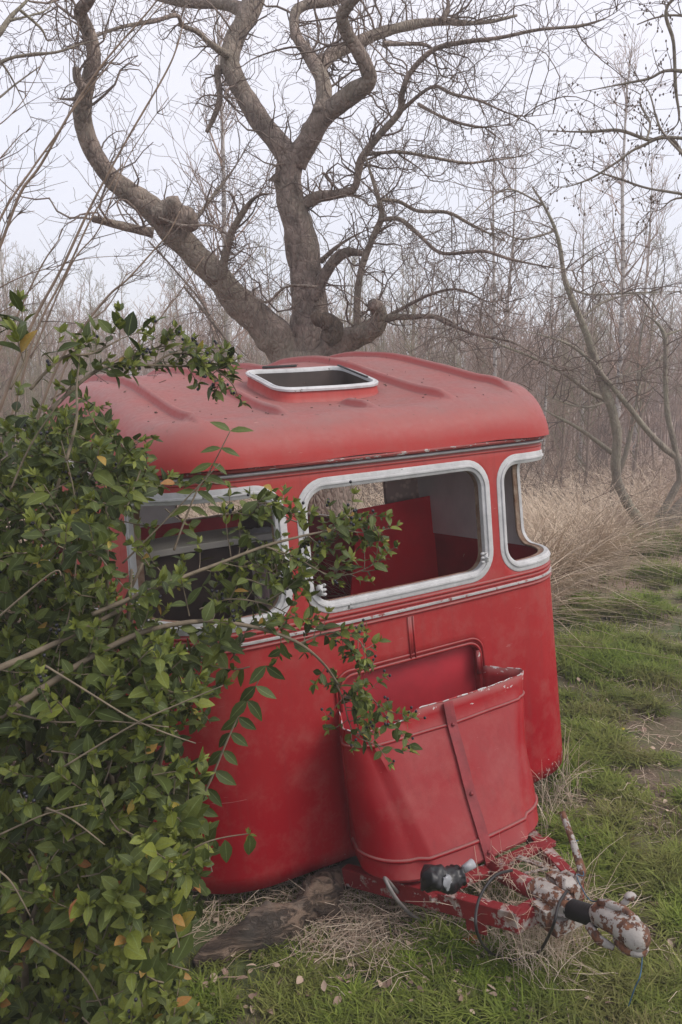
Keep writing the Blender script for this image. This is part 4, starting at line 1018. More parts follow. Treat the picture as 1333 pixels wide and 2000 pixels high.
LM([(628, 225, 40), (633, 190, 34), (632, 165, 32), (620, 135, 30), (602, 105, 26), (582, 75, 22), (574, 45, 20), (580, 20, 20), (605, 8, 20), (650, 2, 18), (700, -15, 14)], TY0 - 0.2, 0.8)
LM([(620, 140, 30), (640, 115, 28), (664, 98, 26), (706, 80, 24), (748, 63, 22), (806, 48, 18), (864, 42, 14), (911, 45, 11), (958, 42, 9), (1010, 30, 6)], TY0 + 0.2, 0.8)
LM([(864, 42, 16), (876, 10, 16), (868, -25, 15)], TY0 + 0.6, 0)
LM([(590, 402, 30), (620, 385, 24), (650, 381, 20), (690, 372, 17)], TY0, -0.3)
hp = LM([(655, 380, 18), (693, 366, 17), (706, 312, 17), (738, 268, 17), (780, 220, 15), (786, 184, 14), (801, 144, 13), (843, 100, 12), (895, 84, 10), (974, 74, 8), (1053, 58, 7), (1137, 50, 6), (1190, 32, 4), (1230, 3, 3)], TY0 - 0.3, -0.9, n_=9)
LM([(748, 85, 12), (790, 86, 9), (827, 87, 8), (846, 100, 7), (862, 147, 6), (895, 152, 4)], TY0 + 0.3, 0.2, n_=8)
LM([(780, 220, 10), (843, 170, 8), (885, 184, 7), (937, 197, 6), (1011, 226, 5), (1090, 221, 3)], TY0 - 0.6, -0.6, n_=7)
LM([(817, 203, 8), (869, 231, 7), (927, 247, 6), (969, 247, 5), (1021, 239, 3)], TY0 - 0.7, -0.3, n_=7)
LM([(712, 302, 8), (780, 297, 8), (843, 307, 7), (906, 318, 6), (948, 315, 5), (1027, 302, 4), (1090, 268, 2.5)], TY0 - 0.4, 0.6, n_=7)
LM([(590, 760, 100), (628, 705, 62), (665, 668, 55), (700, 655, 50), (728, 640, 44), (742, 622, 34), (737, 600, 30), (727, 592, 20)], TY0 - 0.1, -0.5, n_=18, rough=0.3, fq=7)
LM([(700, 645, 24), (698, 620, 16), (700, 560, 15), (710, 512, 14), (732, 457, 14), (746, 422, 14), (738, 383, 11), (718, 318, 9), (702, 270, 6)], TY0 - 0.3, -0.3, n_=9)
LM([(742, 430, 11), (780, 428, 10), (817, 457, 9), (859, 493, 9), (911, 493, 8), (948, 491, 8), (1000, 507, 7), (1069, 521, 6), (1137, 530, 4)], TY0 - 0.5, -0.8, n_=7)
LM([(738, 390, 9), (780, 394, 9), (817, 412, 8), (875, 415, 8), (916, 436, 7), (958, 457, 6), (1011, 483, 4)], TY0 - 0.5, 0.6, n_=7)
LM([(740, 632, 22), (760, 620, 15), (806, 619, 13), (853, 619, 11), (890, 636, 8), (896, 672, 5)], TY0 - 0.4, -0.4, n_=9)
LM([(750, 622, 10), (800, 595, 8), (850, 572, 7), (900, 566, 6), (960, 590, 5), (1010, 570, 3)], TY0 - 0.4, -0.9, n_=7)
LM([(850, 620, 9), (920, 650, 8), (1000, 668, 7), (1060, 700, 5), (1110, 720, 3)], TY0 - 0.8, -0.8, n_=7)
LM([(612, 585, 30), (633, 540, 26), (655, 508, 24), (680, 492, 20), (712, 496, 11)], TY0 - 0.1, -0.2, n_=12)
LM([(628, 510, 14), (655, 485, 9), (690, 462, 8), (742, 438, 6)], TY0, -0.5, n_=7)
LM([(432, 545, 22), (443, 490, 17), (455, 450, 15), (478, 410, 14), (502, 384, 12), (535, 378, 10)], TY0 - 0.3, -0.4, n_=9)
LM([(372, 446, 10), (400, 405, 9), (430, 366, 8), (460, 325, 7), (490, 275, 6)], TY0 - 0.4, 0.5, n_=7)
LM([(310, 425, 6), (355, 440, 7), (420, 443, 6), (443, 480, 5), (446, 500, 4)], TY0 - 0.75, 0, n_=7)
LM([(620, 560, 7), (560, 560, 6), (520, 590, 6), (470, 560, 5), (420, 520, 4)], TY0 - 0.6, 0.3, n_=6)
LM([(360, 560, 6), (400, 610, 7), (440, 660, 9), (470, 700, 11)], TY0 + 0.9, 0, n_=7)
LM([(290, 470, 4), (340, 525, 5), (400, 600, 7), (440, 690, 8)], TY0 + 0.9, 0, n_=7)
mb.build('trunk', M['bark'], tree, loc=(-bx.x, -TY0, 0))
mb = MB(); _n = len(paths); LM([(640, 668, 40), (655, 645, 38), (638, 628, 36), (622, 622, 30), (612, 612, 16)], TY0 - 0.5, -0.1, n_=18, rough=0.45, fq=8)
mb.build('torn_stub', M['stub'], tree, loc=(-bx.x, -TY0, 0)); paths = paths[:_n]
segs = []
for p, r in paths:
    Ltot = sum((p[i + 1] - p[i]).length for i in range(len(p) - 1))
    thin = r[len(r) // 2] < 0.045
    cnt = int(Ltot * (25 if thin else 12))
    for k in range(cnt):
        i = rng.randint(2, len(p) - 2); d = (p[i + 1] - p[i - 1]).normalized()
        side = d.cross(rvec()).normalized()
        if p[i].z < 2.6 and r[i] > 0.1: continue
        nd = (d * rng.uniform(-0.2, 0.9) + side + Vector((0, 0, 0.22))).normalized()
        big = rng.random()
        l = rng.uniform(0.12, 0.38) if big < .72 else rng.uniform(0.45, 1.0)
        grow(segs, p[i] + side * r[i] * 0.6, nd, l, min(0.010, max(0.0042, r[i] * 0.3)) * (0.8 + l * .5), 2, 0.80, 0.12, 3 if l > .4 else 2, 0.55, minr=0.0018, spread=0.95)
print('apple twigs', len(segs))
tubes_np('crown', segs, M['twig'], 3, tree, loc=(-bx.x, -TY0, 0))

# ---- crooked tree at the right, three stems from one stool
RY = gp(1272, 1052).y
t2 = empty('crooked_small_tree', gp(1272, 1052)); off = tuple(-Vector(t2.location)); tag(t2, 'small bare tree forking at the ground beside the grass path', 'tree')
mb = MB(); paths = []
for pix, dy in (([(1272, 1062, 30), (1262, 1040, 27), (1244, 1010, 24), (1226, 983, 22), (1208, 945, 22), (1203, 912, 22), (1205, 880, 20), (1206, 850, 21), (1196, 800, 20), (1181, 762, 20), (1165, 710, 18), (1150, 665, 16), (1132, 618, 14), (1105, 551, 11), (1095, 488, 9), (1084, 446, 8), (1062, 400, 6), (1040, 365, 4)], -0.8),
                ([(1275, 1060, 20), (1284, 1020, 17), (1300, 990, 16), (1322, 950, 15), (1329, 930, 15), (1318, 870, 13), (1304, 807, 12), (1300, 730, 11), (1298, 655, 10), (1270, 620, 6), (1235, 610, 4)], -0.3),
                ([(1280, 1062, 32), (1300, 1030, 32), (1330, 992, 34), (1370, 950, 30), (1420, 880, 26), (1450, 780, 20)], 0.2),
                ([(1375, 945, 16), (1333, 902, 15), (1298, 875, 14), (1262, 838, 13), (1235, 803, 12), (1204, 765, 11), (1176, 731, 10), (1149, 700, 9), (1110, 672, 7), (1060, 655, 5), (985, 638, 3)], -0.9),
                ([(1205, 892, 12), (1170, 865, 10), (1140, 843, 9), (1110, 825, 8), (1080, 810, 7), (1045, 788, 4)], -0.6),
                ([(1180, 780, 11), (1150, 765, 9), (1120, 742, 8), (1085, 720, 7), (1045, 700, 7), (985, 676, 6), (920, 650, 5), (880, 640, 3)], -1.2),
                ([(1178, 786, 7), (1155, 795, 6), (1120, 792, 5), (1080, 778, 4), (1045, 772, 3)], -0.8),
                ([(1298, 655, 8), (1340, 640, 7), (1400, 610, 6)], 0.2), ([(1302, 690, 7), (1262, 720, 5), (1215, 735, 4), (1180, 760, 3)], -0.4),
                ([(1137, 620, 7), (1180, 590, 6), (1240, 575, 5), (1333, 575, 4)], 0.3), ([(1110, 560, 6), (1150, 575, 5), (1230, 572, 5), (1300, 570, 4), (1340, 568, 4)], 0.5),
                ([(1085, 450, 6), (1050, 462, 5), (1010, 466, 4), (960, 440, 2)], -0.2), ([(1060, 400, 5), (1000, 370, 4), (960, 385, 3), (920, 420, 2)], -0.4)):
    p, r = limb(mb, pix, RY, dy, n_=10, rough=0.14, fq=6, slim=True); paths.append((p, r))
mb.build('trunk', M['bark_olive'], t2, loc=off)
segs = []
for p, r in paths:
    Ltot = sum((p[i + 1] - p[i]).length for i in range(len(p) - 1))
    for k in range(int(Ltot * 5.5)):
        i = rng.randint(2, len(p) - 2)
        if p[i].z < 1.6: continue
        d = (p[i + 1] - p[i - 1]).normalized(); side = d.cross(rvec()).normalized()
        grow(segs, p[i], (d * 0.5 + side + Vector((0, 0, 0.1))).normalized(), rng.uniform(0.4, 1.3), 0.010, 2, 0.4, 0.05, 3, 0.55, minr=0.0024)
tubes_np('crown', segs, M['twig'], 3, t2, loc=off)

# ---- budded branches hanging in at the right and dark twigs at the left, from trees just outside the frame
def side_tree(name, label, trunk_pts, trunk_r, brs, Y, dens, buds, mat='twig', tl=(0.06, 0.25)):
    t = empty(name, (trunk_pts[0][0], trunk_pts[0][1], 0)); tag(t, label, 'tree'); off = tuple(-Vector(t.location))
    mb = MB(); mb.tube(smooth_path([Vector(q) for q in trunk_pts], 5), np.linspace(trunk_r, trunk_r * .45, 5 * (len(trunk_pts) - 1) + 1), 14, rough=0.15, fq=5)
    ps = []
    for pix in brs:
        ps.append(limb(mb, pix, Y, 0.3, n_=7, rough=0.15, fq=12))
    mb.build('trunk', M[mat if mat != 'twig' else 'bark_olive'], t, loc=off)
    segs = []; bd = MB()
    for p, r in ps:
        Ltot = sum((p[i + 1] - p[i]).length for i in range(len(p) - 1))
        for k in range(int(Ltot * dens)):
            i = rng.randint(1, len(p) - 2); d = (p[i + 1] - p[i - 1]).normalized(); side = d.cross(rvec()).normalized()
            n0 = len(segs); grow(segs, p[i], (d * 0.5 + side).normalized(), rng.uniform(*tl), 0.0035, 1, 0.4, 0.1, 2, 0.6, minr=0.0013)
            if buds:
                for sgs in segs[n0:]:
                    for q in (sgs[0][-1], sgs[0][len(sgs[0]) // 2]):
                        if rng.random() < .45: bd.blob(q, (0.0055, 0.0055, 0.008), 6, 4)
    tubes_np('crown', segs, M['twig'], 3, t, loc=off)
    if buds: bd.build('bud', M['bud'], t, loc=off).__setitem__('kind', 'stuff')
x0 = at(1560, 700, 4.6).x
side_tree('budding_tree', 'bare tree with round buds reaching in from beyond the top right corner', [(x0, 4.6, 0), (x0, 4.6, 1.2), (x0 - .05, 4.6, 2.4), (x0 + .1, 4.6, 4.2), (x0, 4.7, 5.5)], 0.11,
    [[(1560, 640, 14), (1450, 610, 9), (1333, 570 * .525, 7), (1263, 273, 6), (1210, 255, 6), (1158, 257, 5), (1105, 257, 4), (1037, 252, 3)],
     [(1560, 200, 10), (1333, 139, 6), (1263, 155, 5), (1180, 171, 4), (1116, 184, 2.5)], [(1400, -60, 8), (1305, 10, 6), (1316, 84, 6), (1320, 173, 6), (1326, 236, 5), (1300, 262, 4)],
     [(1560, 330, 8), (1333, 270, 6), (1252, 286, 5), (1200, 320, 4), (1153, 349, 4), (1105, 365, 3), (1072, 362, 2.5)], [(1560, 420, 8), (1333, 379, 5), (1263, 367, 4), (1210, 349, 4), (1158, 331, 3), (1142, 308, 2.5)],
     [(1480, 400, 6), (1333, 386, 4), (1289, 410, 3), (1255, 413, 2.5)], [(1263, 273, 5), (1270, 240, 4), (1250, 200, 4), (1262, 160, 3)], [(1333, 300, 5), (1290, 250, 4), (1268, 180, 4), (1240, 150, 3)], [(1400, 40, 6), (1320, 30, 4), (1280, 35, 3), (1245, 48, 2)]], 4.6, 13, True)
x0 = at(-260, 500, 5.2).x
side_tree('leaning_bare_tree', 'bare dark branches reaching in from beyond the top left corner', [(x0, 5.2, 0), (x0, 5.2, 1.5), (x0 + .1, 5.2, 3), (x0 + .2, 5.2, 5)], 0.14,
    [[(-220, 330, 16), (-60, 130, 12), (-5, 70, 10), (22, 32, 9), (52, 2, 8), (75, -30, 6)], [(-200, 220, 12), (-60, 160, 8), (10, 118, 6), (60, 106, 5), (110, 102, 5), (160, 86, 5), (210, 72, 4)], [(-200, 60, 10), (-40, 80, 6), (5, 125, 5), (35, 175, 4), (68, 247, 3)],
     [(-160, 250, 8), (-40, 215, 6), (0, 190, 4), (30, 165, 3), (78, 130, 2)], [(40, 20, 6), (80, 55, 5), (95, 80, 4), (115, 62, 3)], [(20, 40, 5), (90, 20, 4), (105, -10, 3)]], 5.2, 9, False)

# ---- saplings and birches of the wood behind
def sapling_proto(name, h, mat_t, mat_c, n_br, upw, r0, seed, lean=0.03, tw=2, nk=3, birch=False):
    rng.seed(seed)
    t = empty(name, (0, 0, 0)); mb = MB(); pts = [Vector((0, 0, -0.05))]; d = Vector((rng.gauss(0, lean), rng.gauss(0, lean), 1)).normalized()
    for i in range(14): d = (d + Vector((rng.gauss(0, lean), rng.gauss(0, lean), 0.02))).normalized(); pts.append(pts[-1] + d * h / 14)
    rad = [r0 * (1 - i / 14.0) ** 0.8 + 0.004 for i in range(15)]; mb.tube(pts, rad, 7)
    mb.build('trunk', M[mat_t], t); segs = []
    for k in range(n_br):
        i = rng.uniform(2.0, 13.5); j = int(i); p = pts[j].lerp(pts[j + 1], i - j); a = rng.uniform(0, 6.28)
        e0 = upw + rng.gauss(0, 0.15); l = h * rng.uniform(0.10, 0.26) * (1.15 - i / 16)
        grow(segs, p, (math.cos(a), math.sin(a), e0), l, max(0.006, rad[j] * 0.42), tw, 0.22, 0.3 * upw, nk, 0.55, minr=0.0045, spread=0.6)
    tubes_np('crown', segs, M[mat_c], 3, t); return t
def copy_tree(o):
    c = o.copy(); COL.objects.link(c)
    for ch in list(o.children):
        k = ch.copy(); COL.objects.link(k); k.parent = c
    return c
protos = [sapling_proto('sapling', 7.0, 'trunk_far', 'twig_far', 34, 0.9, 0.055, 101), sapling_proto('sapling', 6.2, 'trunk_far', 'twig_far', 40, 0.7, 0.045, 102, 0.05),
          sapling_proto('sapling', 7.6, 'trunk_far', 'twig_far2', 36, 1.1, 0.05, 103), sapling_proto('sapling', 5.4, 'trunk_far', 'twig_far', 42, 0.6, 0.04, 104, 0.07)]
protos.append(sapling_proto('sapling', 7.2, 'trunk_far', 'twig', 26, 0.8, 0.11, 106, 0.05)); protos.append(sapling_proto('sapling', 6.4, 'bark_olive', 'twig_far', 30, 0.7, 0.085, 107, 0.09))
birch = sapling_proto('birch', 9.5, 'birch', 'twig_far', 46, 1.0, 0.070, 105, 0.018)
rng.seed(77)
for p in protos: tag(p, 'thin bare sapling standing in the grey wood behind the caravan', 'tree', 'bare saplings of the wood behind')
used = set(); n_s = 0
for i in range(250):
    y = rng.uniform(12.0, 22) if i < 130 else rng.uniform(20, 42)
    x = rng.uniform(-0.52, 0.52) * y
    if 0.36 * y < x < 0.50 * y and y < 13: x = -x
    pr = protos[i % 6] if (i < 6 or i % 4 == 0) else protos[i % 4]; o = pr if i < 6 else copy_tree(pr)
    o.location = (x, y, 0); o.rotation_euler = (rng.gauss(0, .03), rng.gauss(0, .03), rng.uniform(0, 6.28)); s_ = rng.uniform(0.50, 0.80) * (0.80 + 0.022 * (y - 12)); o.scale = (s_, s_, s_)
bl = [(1198, 17, 1.02, 'tall pale birch rising above the wood at the right'), (1130, 18.5, 0.72, 'white birch trunk between the crooked tree and the caravan roof'), (450, 16, 1.12, 'slender birch rising between the two trunks of the apple tree'), (980, 19, 0.85, 'birch just right of the apple tree branches'),
      (1062, 15, 0.52, 'short birch with a flecked white trunk beside the caravan'), (30, 19, 0.85, 'birch behind the canes at the far left'), (960, 15.5, 0.75, 'thin birch directly behind the caravan roof'), (1240, 21, 0.9, 'farthest birch right of the tallest one')]
for i, (px, y, s_, lb) in enumerate(bl):
    o = birch if i == 0 else copy_tree(birch); g_ = at(px, 900, y); o.location = (g_.x, y, 0); o.rotation_euler = (0, 0, i * 1.3); o.scale = (s_, s_, s_ ); tag(o, lb, 'tree')
# the wood beyond, one grey-brown mass of stems
segs = []; 
for i in range(1300):
    y = rng.uniform(26, 62); x = rng.uniform(-0.55, 0.55) * y; h = rng.uniform(3.0, 5.5) * (0.8 + 0.010 * y)
    p = [Vector((x, y, -0.05))]; d = Vector((rng.gauss(0, .06), rng.gauss(0, .06), 1))
    for k in range(5): d = (d + Vector((rng.gauss(0, .05), 0, 0.05))).normalized(); p.append(p[-1] + d * h / 5)
    segs.append((p, [0.045, 0.038, 0.03, 0.022, 0.014, 0.006]))
    for k in range(11):
        j = rng.randint(1, 4); q = p[j].lerp(p[j + 1], rng.random()); a = rng.uniform(0, 6.28); l = rng.uniform(0.5, 1.5)
        e_ = q + Vector((math.cos(a) * .55, math.sin(a) * .3, .8)) * l; m_ = q.lerp(e_, .5) + rvec(.06); segs.append(([q, m_, e_], [0.014, 0.011, 0.006]))
        for _ in range(3):
            a = rng.uniform(0, 6.28); f_ = m_ + Vector((math.cos(a) * .5, 0, rng.uniform(.2, .9))) * rng.uniform(.3, .8); segs.append(([m_.lerp(e_, rng.random() * .6), f_], [0.009, 0.005]))
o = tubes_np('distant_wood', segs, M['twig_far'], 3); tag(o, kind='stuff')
# low tangle of bramble and thin shoots at the wood's edge
segs = []
for i in range(900):
    y = rng.uniform(9.5, 20); x = rng.uniform(-0.55, 0.55) * y
    if dead_edge(x, y) < 0.8: continue
    a = rng.uniform(0, 6.28); grow(segs, (x, y, 0), (math.cos(a) * .5, math.sin(a) * .5, 1), rng.uniform(0.8, 2.0), 0.008, 1, 0.35, -0.05, 3, 0.6, minr=0.003)
o = tubes_np('bramble_tangle', segs, M['twig'], 3); tag(o, kind='stuff')
#BUSH
# ================================================================== privet bush
def in_poly(x, y, poly):
    ins = False; j = len(poly) - 1
    for i in range(len(poly)):
        xi, yi = poly[i]; xj, yj = poly[j]
        if (yi > y) != (yj > y) and x < (xj - xi) * (y - yi) / (yj - yi) + xi: ins = not ins
        j = i
    return ins
CORE = [(-400, 830), (60, 815), (150, 800), (215, 820), (225, 850), (270, 900), (330, 950), (250, 985), (215, 1060), (225, 1200), (300, 1270), (390, 1290), (330, 1400), (370, 1520), (395, 1600), (395, 1760), (350, 1830), (355, 1900), (365, 2010), (380, 2400), (-400, 2400)]
FRINGE = [(-400, 760), (40, 725), (120, 725), (190, 745), (250, 820), (320, 890), (370, 930), (500, 950), (560, 985), (590, 1010), (600, 1100), (600, 1240), (560, 1290), (520, 1300), (440, 1380), (420, 1500), (430, 1560), (425, 1650), (400, 1760), (375, 1850), (385, 1900), (410, 2000), (420, 2400), (-400, 2400)]
def free(p):
    q = MI @ Vector(p); return not (abs(q.x) < 1.12 and -0.03 < q.y < 3.7) and not (abs(q.x) < 0.5 and -0.55 < q.y < 0 and q.z < -0.2)
bush = empty('privet_bush', (-0.95, 2.0, 0)); tag(bush, 'dense green privet bush with black berries covering the left side of the caravan', 'bush'); boff = (0.95, -2.0, 0)
LB, LD, LN, LL, LW, LT = [], [], [], [], [], []
stem_segs = []; berries = MB()
def leaf(p, d, nrm, l, w, t):
    LB.append(tuple(p)); LD.append(tuple(d)); LN.append(tuple(nrm)); LL.append(l); LW.append(w); LT.append(t)
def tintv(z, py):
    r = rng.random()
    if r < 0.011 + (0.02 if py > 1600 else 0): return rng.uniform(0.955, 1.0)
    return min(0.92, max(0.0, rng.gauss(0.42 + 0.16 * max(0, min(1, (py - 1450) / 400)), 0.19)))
def sprig(p, d, l, size, r=0.0022, drop=0.0, berry=0.0, pair=0.026, tipc=True, dens=1.0, gn=0.10, py=0, tmul=1.0, start=0.0):
    n_ = max(3, int(l / pair)); pts = [Vector(p)]; d = Vector(d).normalized(); ref = rvec().normalized()
    for i in range(n_):
        d = (d + rvec(gn) + Vector((0, 0, 0.06 - drop))).normalized(); pts.append(pts[-1] + d * pair)
    stem_segs.append((pts, [max(0.0009, r * (1 - 0.6 * i / n_)) for i in range(n_ + 1)]))
    s_ = d.cross(ref).normalized()
    for i in range(1, n_ + 1):
        if i / n_ < start: continue
        dd = (pts[i] - pts[i - 1]).normalized(); s_ = (s_ - dd * s_.dot(dd)).normalized(); s_ = Matrix.Rotation(math.pi / 2 + rng.gauss(0, .25), 3, dd) @ s_
        for sg in (1, -1):
            if rng.random() > dens: continue
            ld = (s_ * sg + dd * rng.uniform(0.3, 0.9) + Vector((0, 0, rng.gauss(0.02, 0.22) - drop * 1.5))).normalized()
            up = (Vector((0, 0, 1)) + dd * 0.5 + Vector((0.15, -0.55, 0)) + rvec(0.35))
            leaf(pts[i], ld, up, size * 1.30 * rng.uniform(0.35, 1.40) * (1.0 if i < n_ - 1 else 0.75), rng.uniform(0.48, 0.64), tintv(0, py) * tmul)
    if tipc:
        for k in range(rng.randint(5, 8)):
            q = pts[-1] if k < 4 else pts[-2]
            ld = (d + rvec(0.45) + Vector((0, 0, 0.25))).normalized(); leaf(q, ld, rvec(1) + Vector((0, -1, 0.4)), size * rng.uniform(0.55, 0.85), rng.uniform(0.34, 0.46), rng.uniform(0.72, 0.92))
    if rng.random() < berry:
        q0 = pts[-1]
        for k in range(rng.randint(1, 4)):
            q = q0 + rvec(0.012) + Vector((0, 0, 0.012)); berries.blob(q, (0.0042, 0.0042, 0.0045), 8, 6); stem_segs.append(([q0, q], [0.0008, 0.0006]))
    return pts
rng.seed(5)
def shoot_len(Y): return rng.uniform(0.07, 0.17)
cnt = 0; tries = 0
# outer coat: sprigs over the bush's near surface and inside, denser where the picture's mass is
while cnt < 1380 and tries < 60000:
    tries += 1
    px, py = rng.uniform(-160, 610), rng.uniform(640, 2120)
    core = in_poly(px, py, CORE)
    if not core and (not in_poly(px, py, FRINGE) or rng.random() > 0.11): continue
    t = (py - 640) / 1400.0
    # distance of the near surface: the bush bulges towards the viewer low down
    near = 1.52 - 0.02 * (px / 100.0) + 0.28 * (1 - t) + 0.20 * noise.noise(Vector((px * 0.006, py * 0.006, 0))); depth = rng.random() ** 1.3 * 0.75
    Y = near + depth + (0.25 if px > 380 else 0)
    p = at(px, py, Y)
    if p.z < 0.03 or not free(p): continue
    if py < 900 and rng.random() < (900 - py) / 260: continue
    d = Vector((rng.gauss(0.20, 0.6), rng.gauss(-0.35, 0.45), rng.gauss(0.28 if py > 950 else 0.0, 0.5))).normalized()
    l = shoot_len(Y); tip = p + d * l
    if not free(tip) or not free(p + d * l * .5): continue
    tx_, ty_ = proj(tip)
    if not in_poly(tx_, ty_, FRINGE): continue
    size = (0.030 if py < 1250 else 0.034) * rng.uniform(0.8, 1.2) * (1.12 if rng.random() < .3 else 1)
    sprig(p - d * 0.02, d, l, size, berry=0.07, py=py, pair=rng.uniform(0.018, 0.028), dens=0.93 if core else 0.8); cnt += 1
print('sprigs', cnt, 'leaves', len(LB))
# loose inner leaves that close the mass, tinted darker to paint in inner shade
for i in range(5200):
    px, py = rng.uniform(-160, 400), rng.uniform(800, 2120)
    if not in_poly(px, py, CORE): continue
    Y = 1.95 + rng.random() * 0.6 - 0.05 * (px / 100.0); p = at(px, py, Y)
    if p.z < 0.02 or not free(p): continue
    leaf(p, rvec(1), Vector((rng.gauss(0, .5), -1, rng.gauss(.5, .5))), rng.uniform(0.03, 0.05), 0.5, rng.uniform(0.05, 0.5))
# named branches: stem path in the picture + distance, then leafy side shoots
mbst = MB()
def bough(pix, Y0, Y1, r0, r1, side=0.5, size=0.030, sl=(0.04, 0.11), drop=0.0, berry=0.15, bias=(0, 0, 0.3), dens=0.9, tip=True, start=0.0):
    k = len(pix); pts = [at(q[0], q[1], Y0 + (Y1 - Y0) * i / (k - 1)) for i, q in enumerate(pix)]
    P = smooth_path(pts, 7); n_ = len(P); mbst.tube(P, np.linspace(r0, r1, n_), 7, rough=0.12, fq=60)
    for i in range(int(n_ * start), n_ - 1):
        if rng.random() < side:
            d = (P[i + 1] - P[i]).normalized(); s_ = d.cross(rvec()).normalized()
            nd = (d * 0.6 + s_ * 0.8 + Vector(bias) * 0.8).normalized(); l = rng.uniform(*sl)
            if free(P[i] + nd * (l + 0.02)): sprig(P[i], nd, l, size, 0.0016, drop, berry, dens=dens, py=pix[0][1], pair=0.022)
    if tip: sprig(P[-2], P[-1] - P[-2], 0.05, size, 0.0015, drop, berry, py=pix[0][1])
bough([(-60, 1330), (90, 1265), (238, 1190)], 1.5, 1.75, 0.0085, 0.005, 0.35)
bough([(0, 1400), (90, 1340), (171, 1288), (270, 1238), (351, 1218), (427, 1214), (517, 1230), (585, 1257), (632, 1296), (660, 1335)], 1.55, 2.05, 0.0085, 0.003, 0.34, berry=0.25)
bough([(585, 1257), (625, 1240), (660, 1235), (700, 1250), (715, 1275)], 1.98, 2.1, 0.003, 0.0015, 0.55, 0.028, (0.03, 0.08), berry=0.3)
bough([(655, 1330), (672, 1370), (682, 1410), (700, 1440), (760, 1462)], 2.05, 2.12, 0.0026, 0.0012, 0.6, 0.027, (0.03, 0.07), berry=0.3)
bough([(672, 1362), (710, 1350), (745, 1385), (770, 1420)], 2.05, 2.1, 0.0022, 0.0012, 0.75, 0.027, (0.03, 0.06), berry=0.4)
bough([(180, 1200), (306, 1148), (373, 1121), (432, 1099), (517, 1067), (600, 1045), (660, 1035), (700, 1040)], 1.7, 2.05, 0.006, 0.002, 0.4, berry=0.2)
bough([(517, 1067), (580, 1090), (640, 1122), (690, 1120), (735, 1100)], 1.9, 2.05, 0.003, 0.0012, 0.5, 0.028, (0.03, 0.06), berry=0.3)
bough([(600, 1045), (640, 1070), (670, 1020), (720, 1005), (735, 1040)], 2.0, 2.1, 0.0025, 0.0012, 0.6, 0.028, (0.03, 0.06), berry=0.3)
bough([(430, 1010), (500, 985), (545, 985), (565, 1000)], 1.9, 2.0, 0.0025, 0.0012, 0.7, 0.030, (0.03, 0.08))
bough([(470, 1100), (520, 1120), (560, 1100), (590, 1140)], 1.9, 2.0, 0.0025, 0.0012, 0.8, 0.030, (0.03, 0.09))
bough([(390, 1190), (450, 1170), (520, 1180), (565, 1200)], 1.85, 1.95, 0.0025, 0.0012, 0.7, 0.032, (0.03, 0.09))
bough([(340, 1075), (360, 1020), (387, 955), (410, 920), (450, 842)], 1.85, 1.9, 0.0032, 0.0012, 0.0, 0.04, tip=False)
for (px, py, dx, dz) in [(450, 842, 1, .2), (450, 842, -.8, .5), (432, 875, 1, -.3), (432, 875, -1, -.1), (415, 905, 1, -.5), (415, 905, -1, -.4), (400, 930, 1, -.2), (400, 930, -1, -.3), (385, 960, 1, -.3), (385, 960, -1, 0), (372, 990, 1, -.4), (372, 990, -1, -.3), (355, 1035, 1, -.3), (355, 1035, -1, -.3)]:
    leaf(at(px, py, 1.88), Vector((dx, -0.15, dz)), Vector((-dz * .5, -0.7, .8)), rng.uniform(0.045, 0.062), 0.40, rng.uniform(.3, .6))
bough([(100, 800), (166, 740), (216, 716), (315, 714), (396, 720), (430, 745)], 1.85, 2.2, 0.0055, 0.0018, 0.50, 0.030, (0.03, 0.09), berry=0.35, start=0.1)
bough([(216, 716), (270, 690), (330, 675), (385, 680)], 2.0, 2.15, 0.003, 0.0014, 0.55, 0.032, (0.03, 0.09), berry=0.5)
bough([(300, 712), (340, 690), (390, 700), (445, 740), (460, 760)], 2.05, 2.2, 0.003, 0.0013, 0.55, 0.030, (0.02, 0.06), berry=0.3)
bough([(60, 760), (120, 700), (180, 690), (240, 660)], 1.7, 1.9, 0.004, 0.0018, 0.3, 0.034, (0.04, 0.10))
bough([(20, 760), (50, 700), (48, 650)], 1.6, 1.65, 0.003, 0.0014, 0.12, 0.042, (0.03, 0.08))
bough([(130, 900), (150, 820), (150, 760), (155, 710)], 1.7, 1.8, 0.004, 0.0018, 0.2, 0.034, (0.04, 0.10))
bough([(520, 1300), (500, 1340), (483, 1368), (466, 1400), (451, 1431), (436, 1466), (420, 1505), (404, 1540), (388, 1573)], 1.8, 1.75, 0.0012, 0.0035, 0.0, tip=False)
for k, (px, py) in enumerate([(520, 1300), (500, 1340), (483, 1368), (466, 1400), (451, 1431), (436, 1466), (420, 1505), (404, 1540), (388, 1573)]):
    for sg in (1, -1): leaf(at(px, py, 1.78), Vector((sg * .75 + .1, -0.1, -.55 - .2 * rng.random())), Vector((0, -1, .5)) + rvec(.2), rng.uniform(0.052, 0.068), 0.45, rng.uniform(.12, .42))
bough([(340, 1680), (394, 1649), (436, 1636), (488, 1628)], 1.68, 1.72, 0.0025, 0.0012, 0.0, tip=False)
for (px, py, s_) in [(440, 1640, .062), (488, 1630, .062), (400, 1655, .05), (420, 1640, .03)]: leaf(at(px, py, 1.7), Vector((0.08, -0.05, -1)), Vector((.3, -1, 0)), s_, 0.5, rng.uniform(.25, .5))
for k in range(8): leaf(at(488, 1630, 1.7), rvec(1) + Vector((0, 0, .6)), rvec(1), 0.018, 0.4, .75)
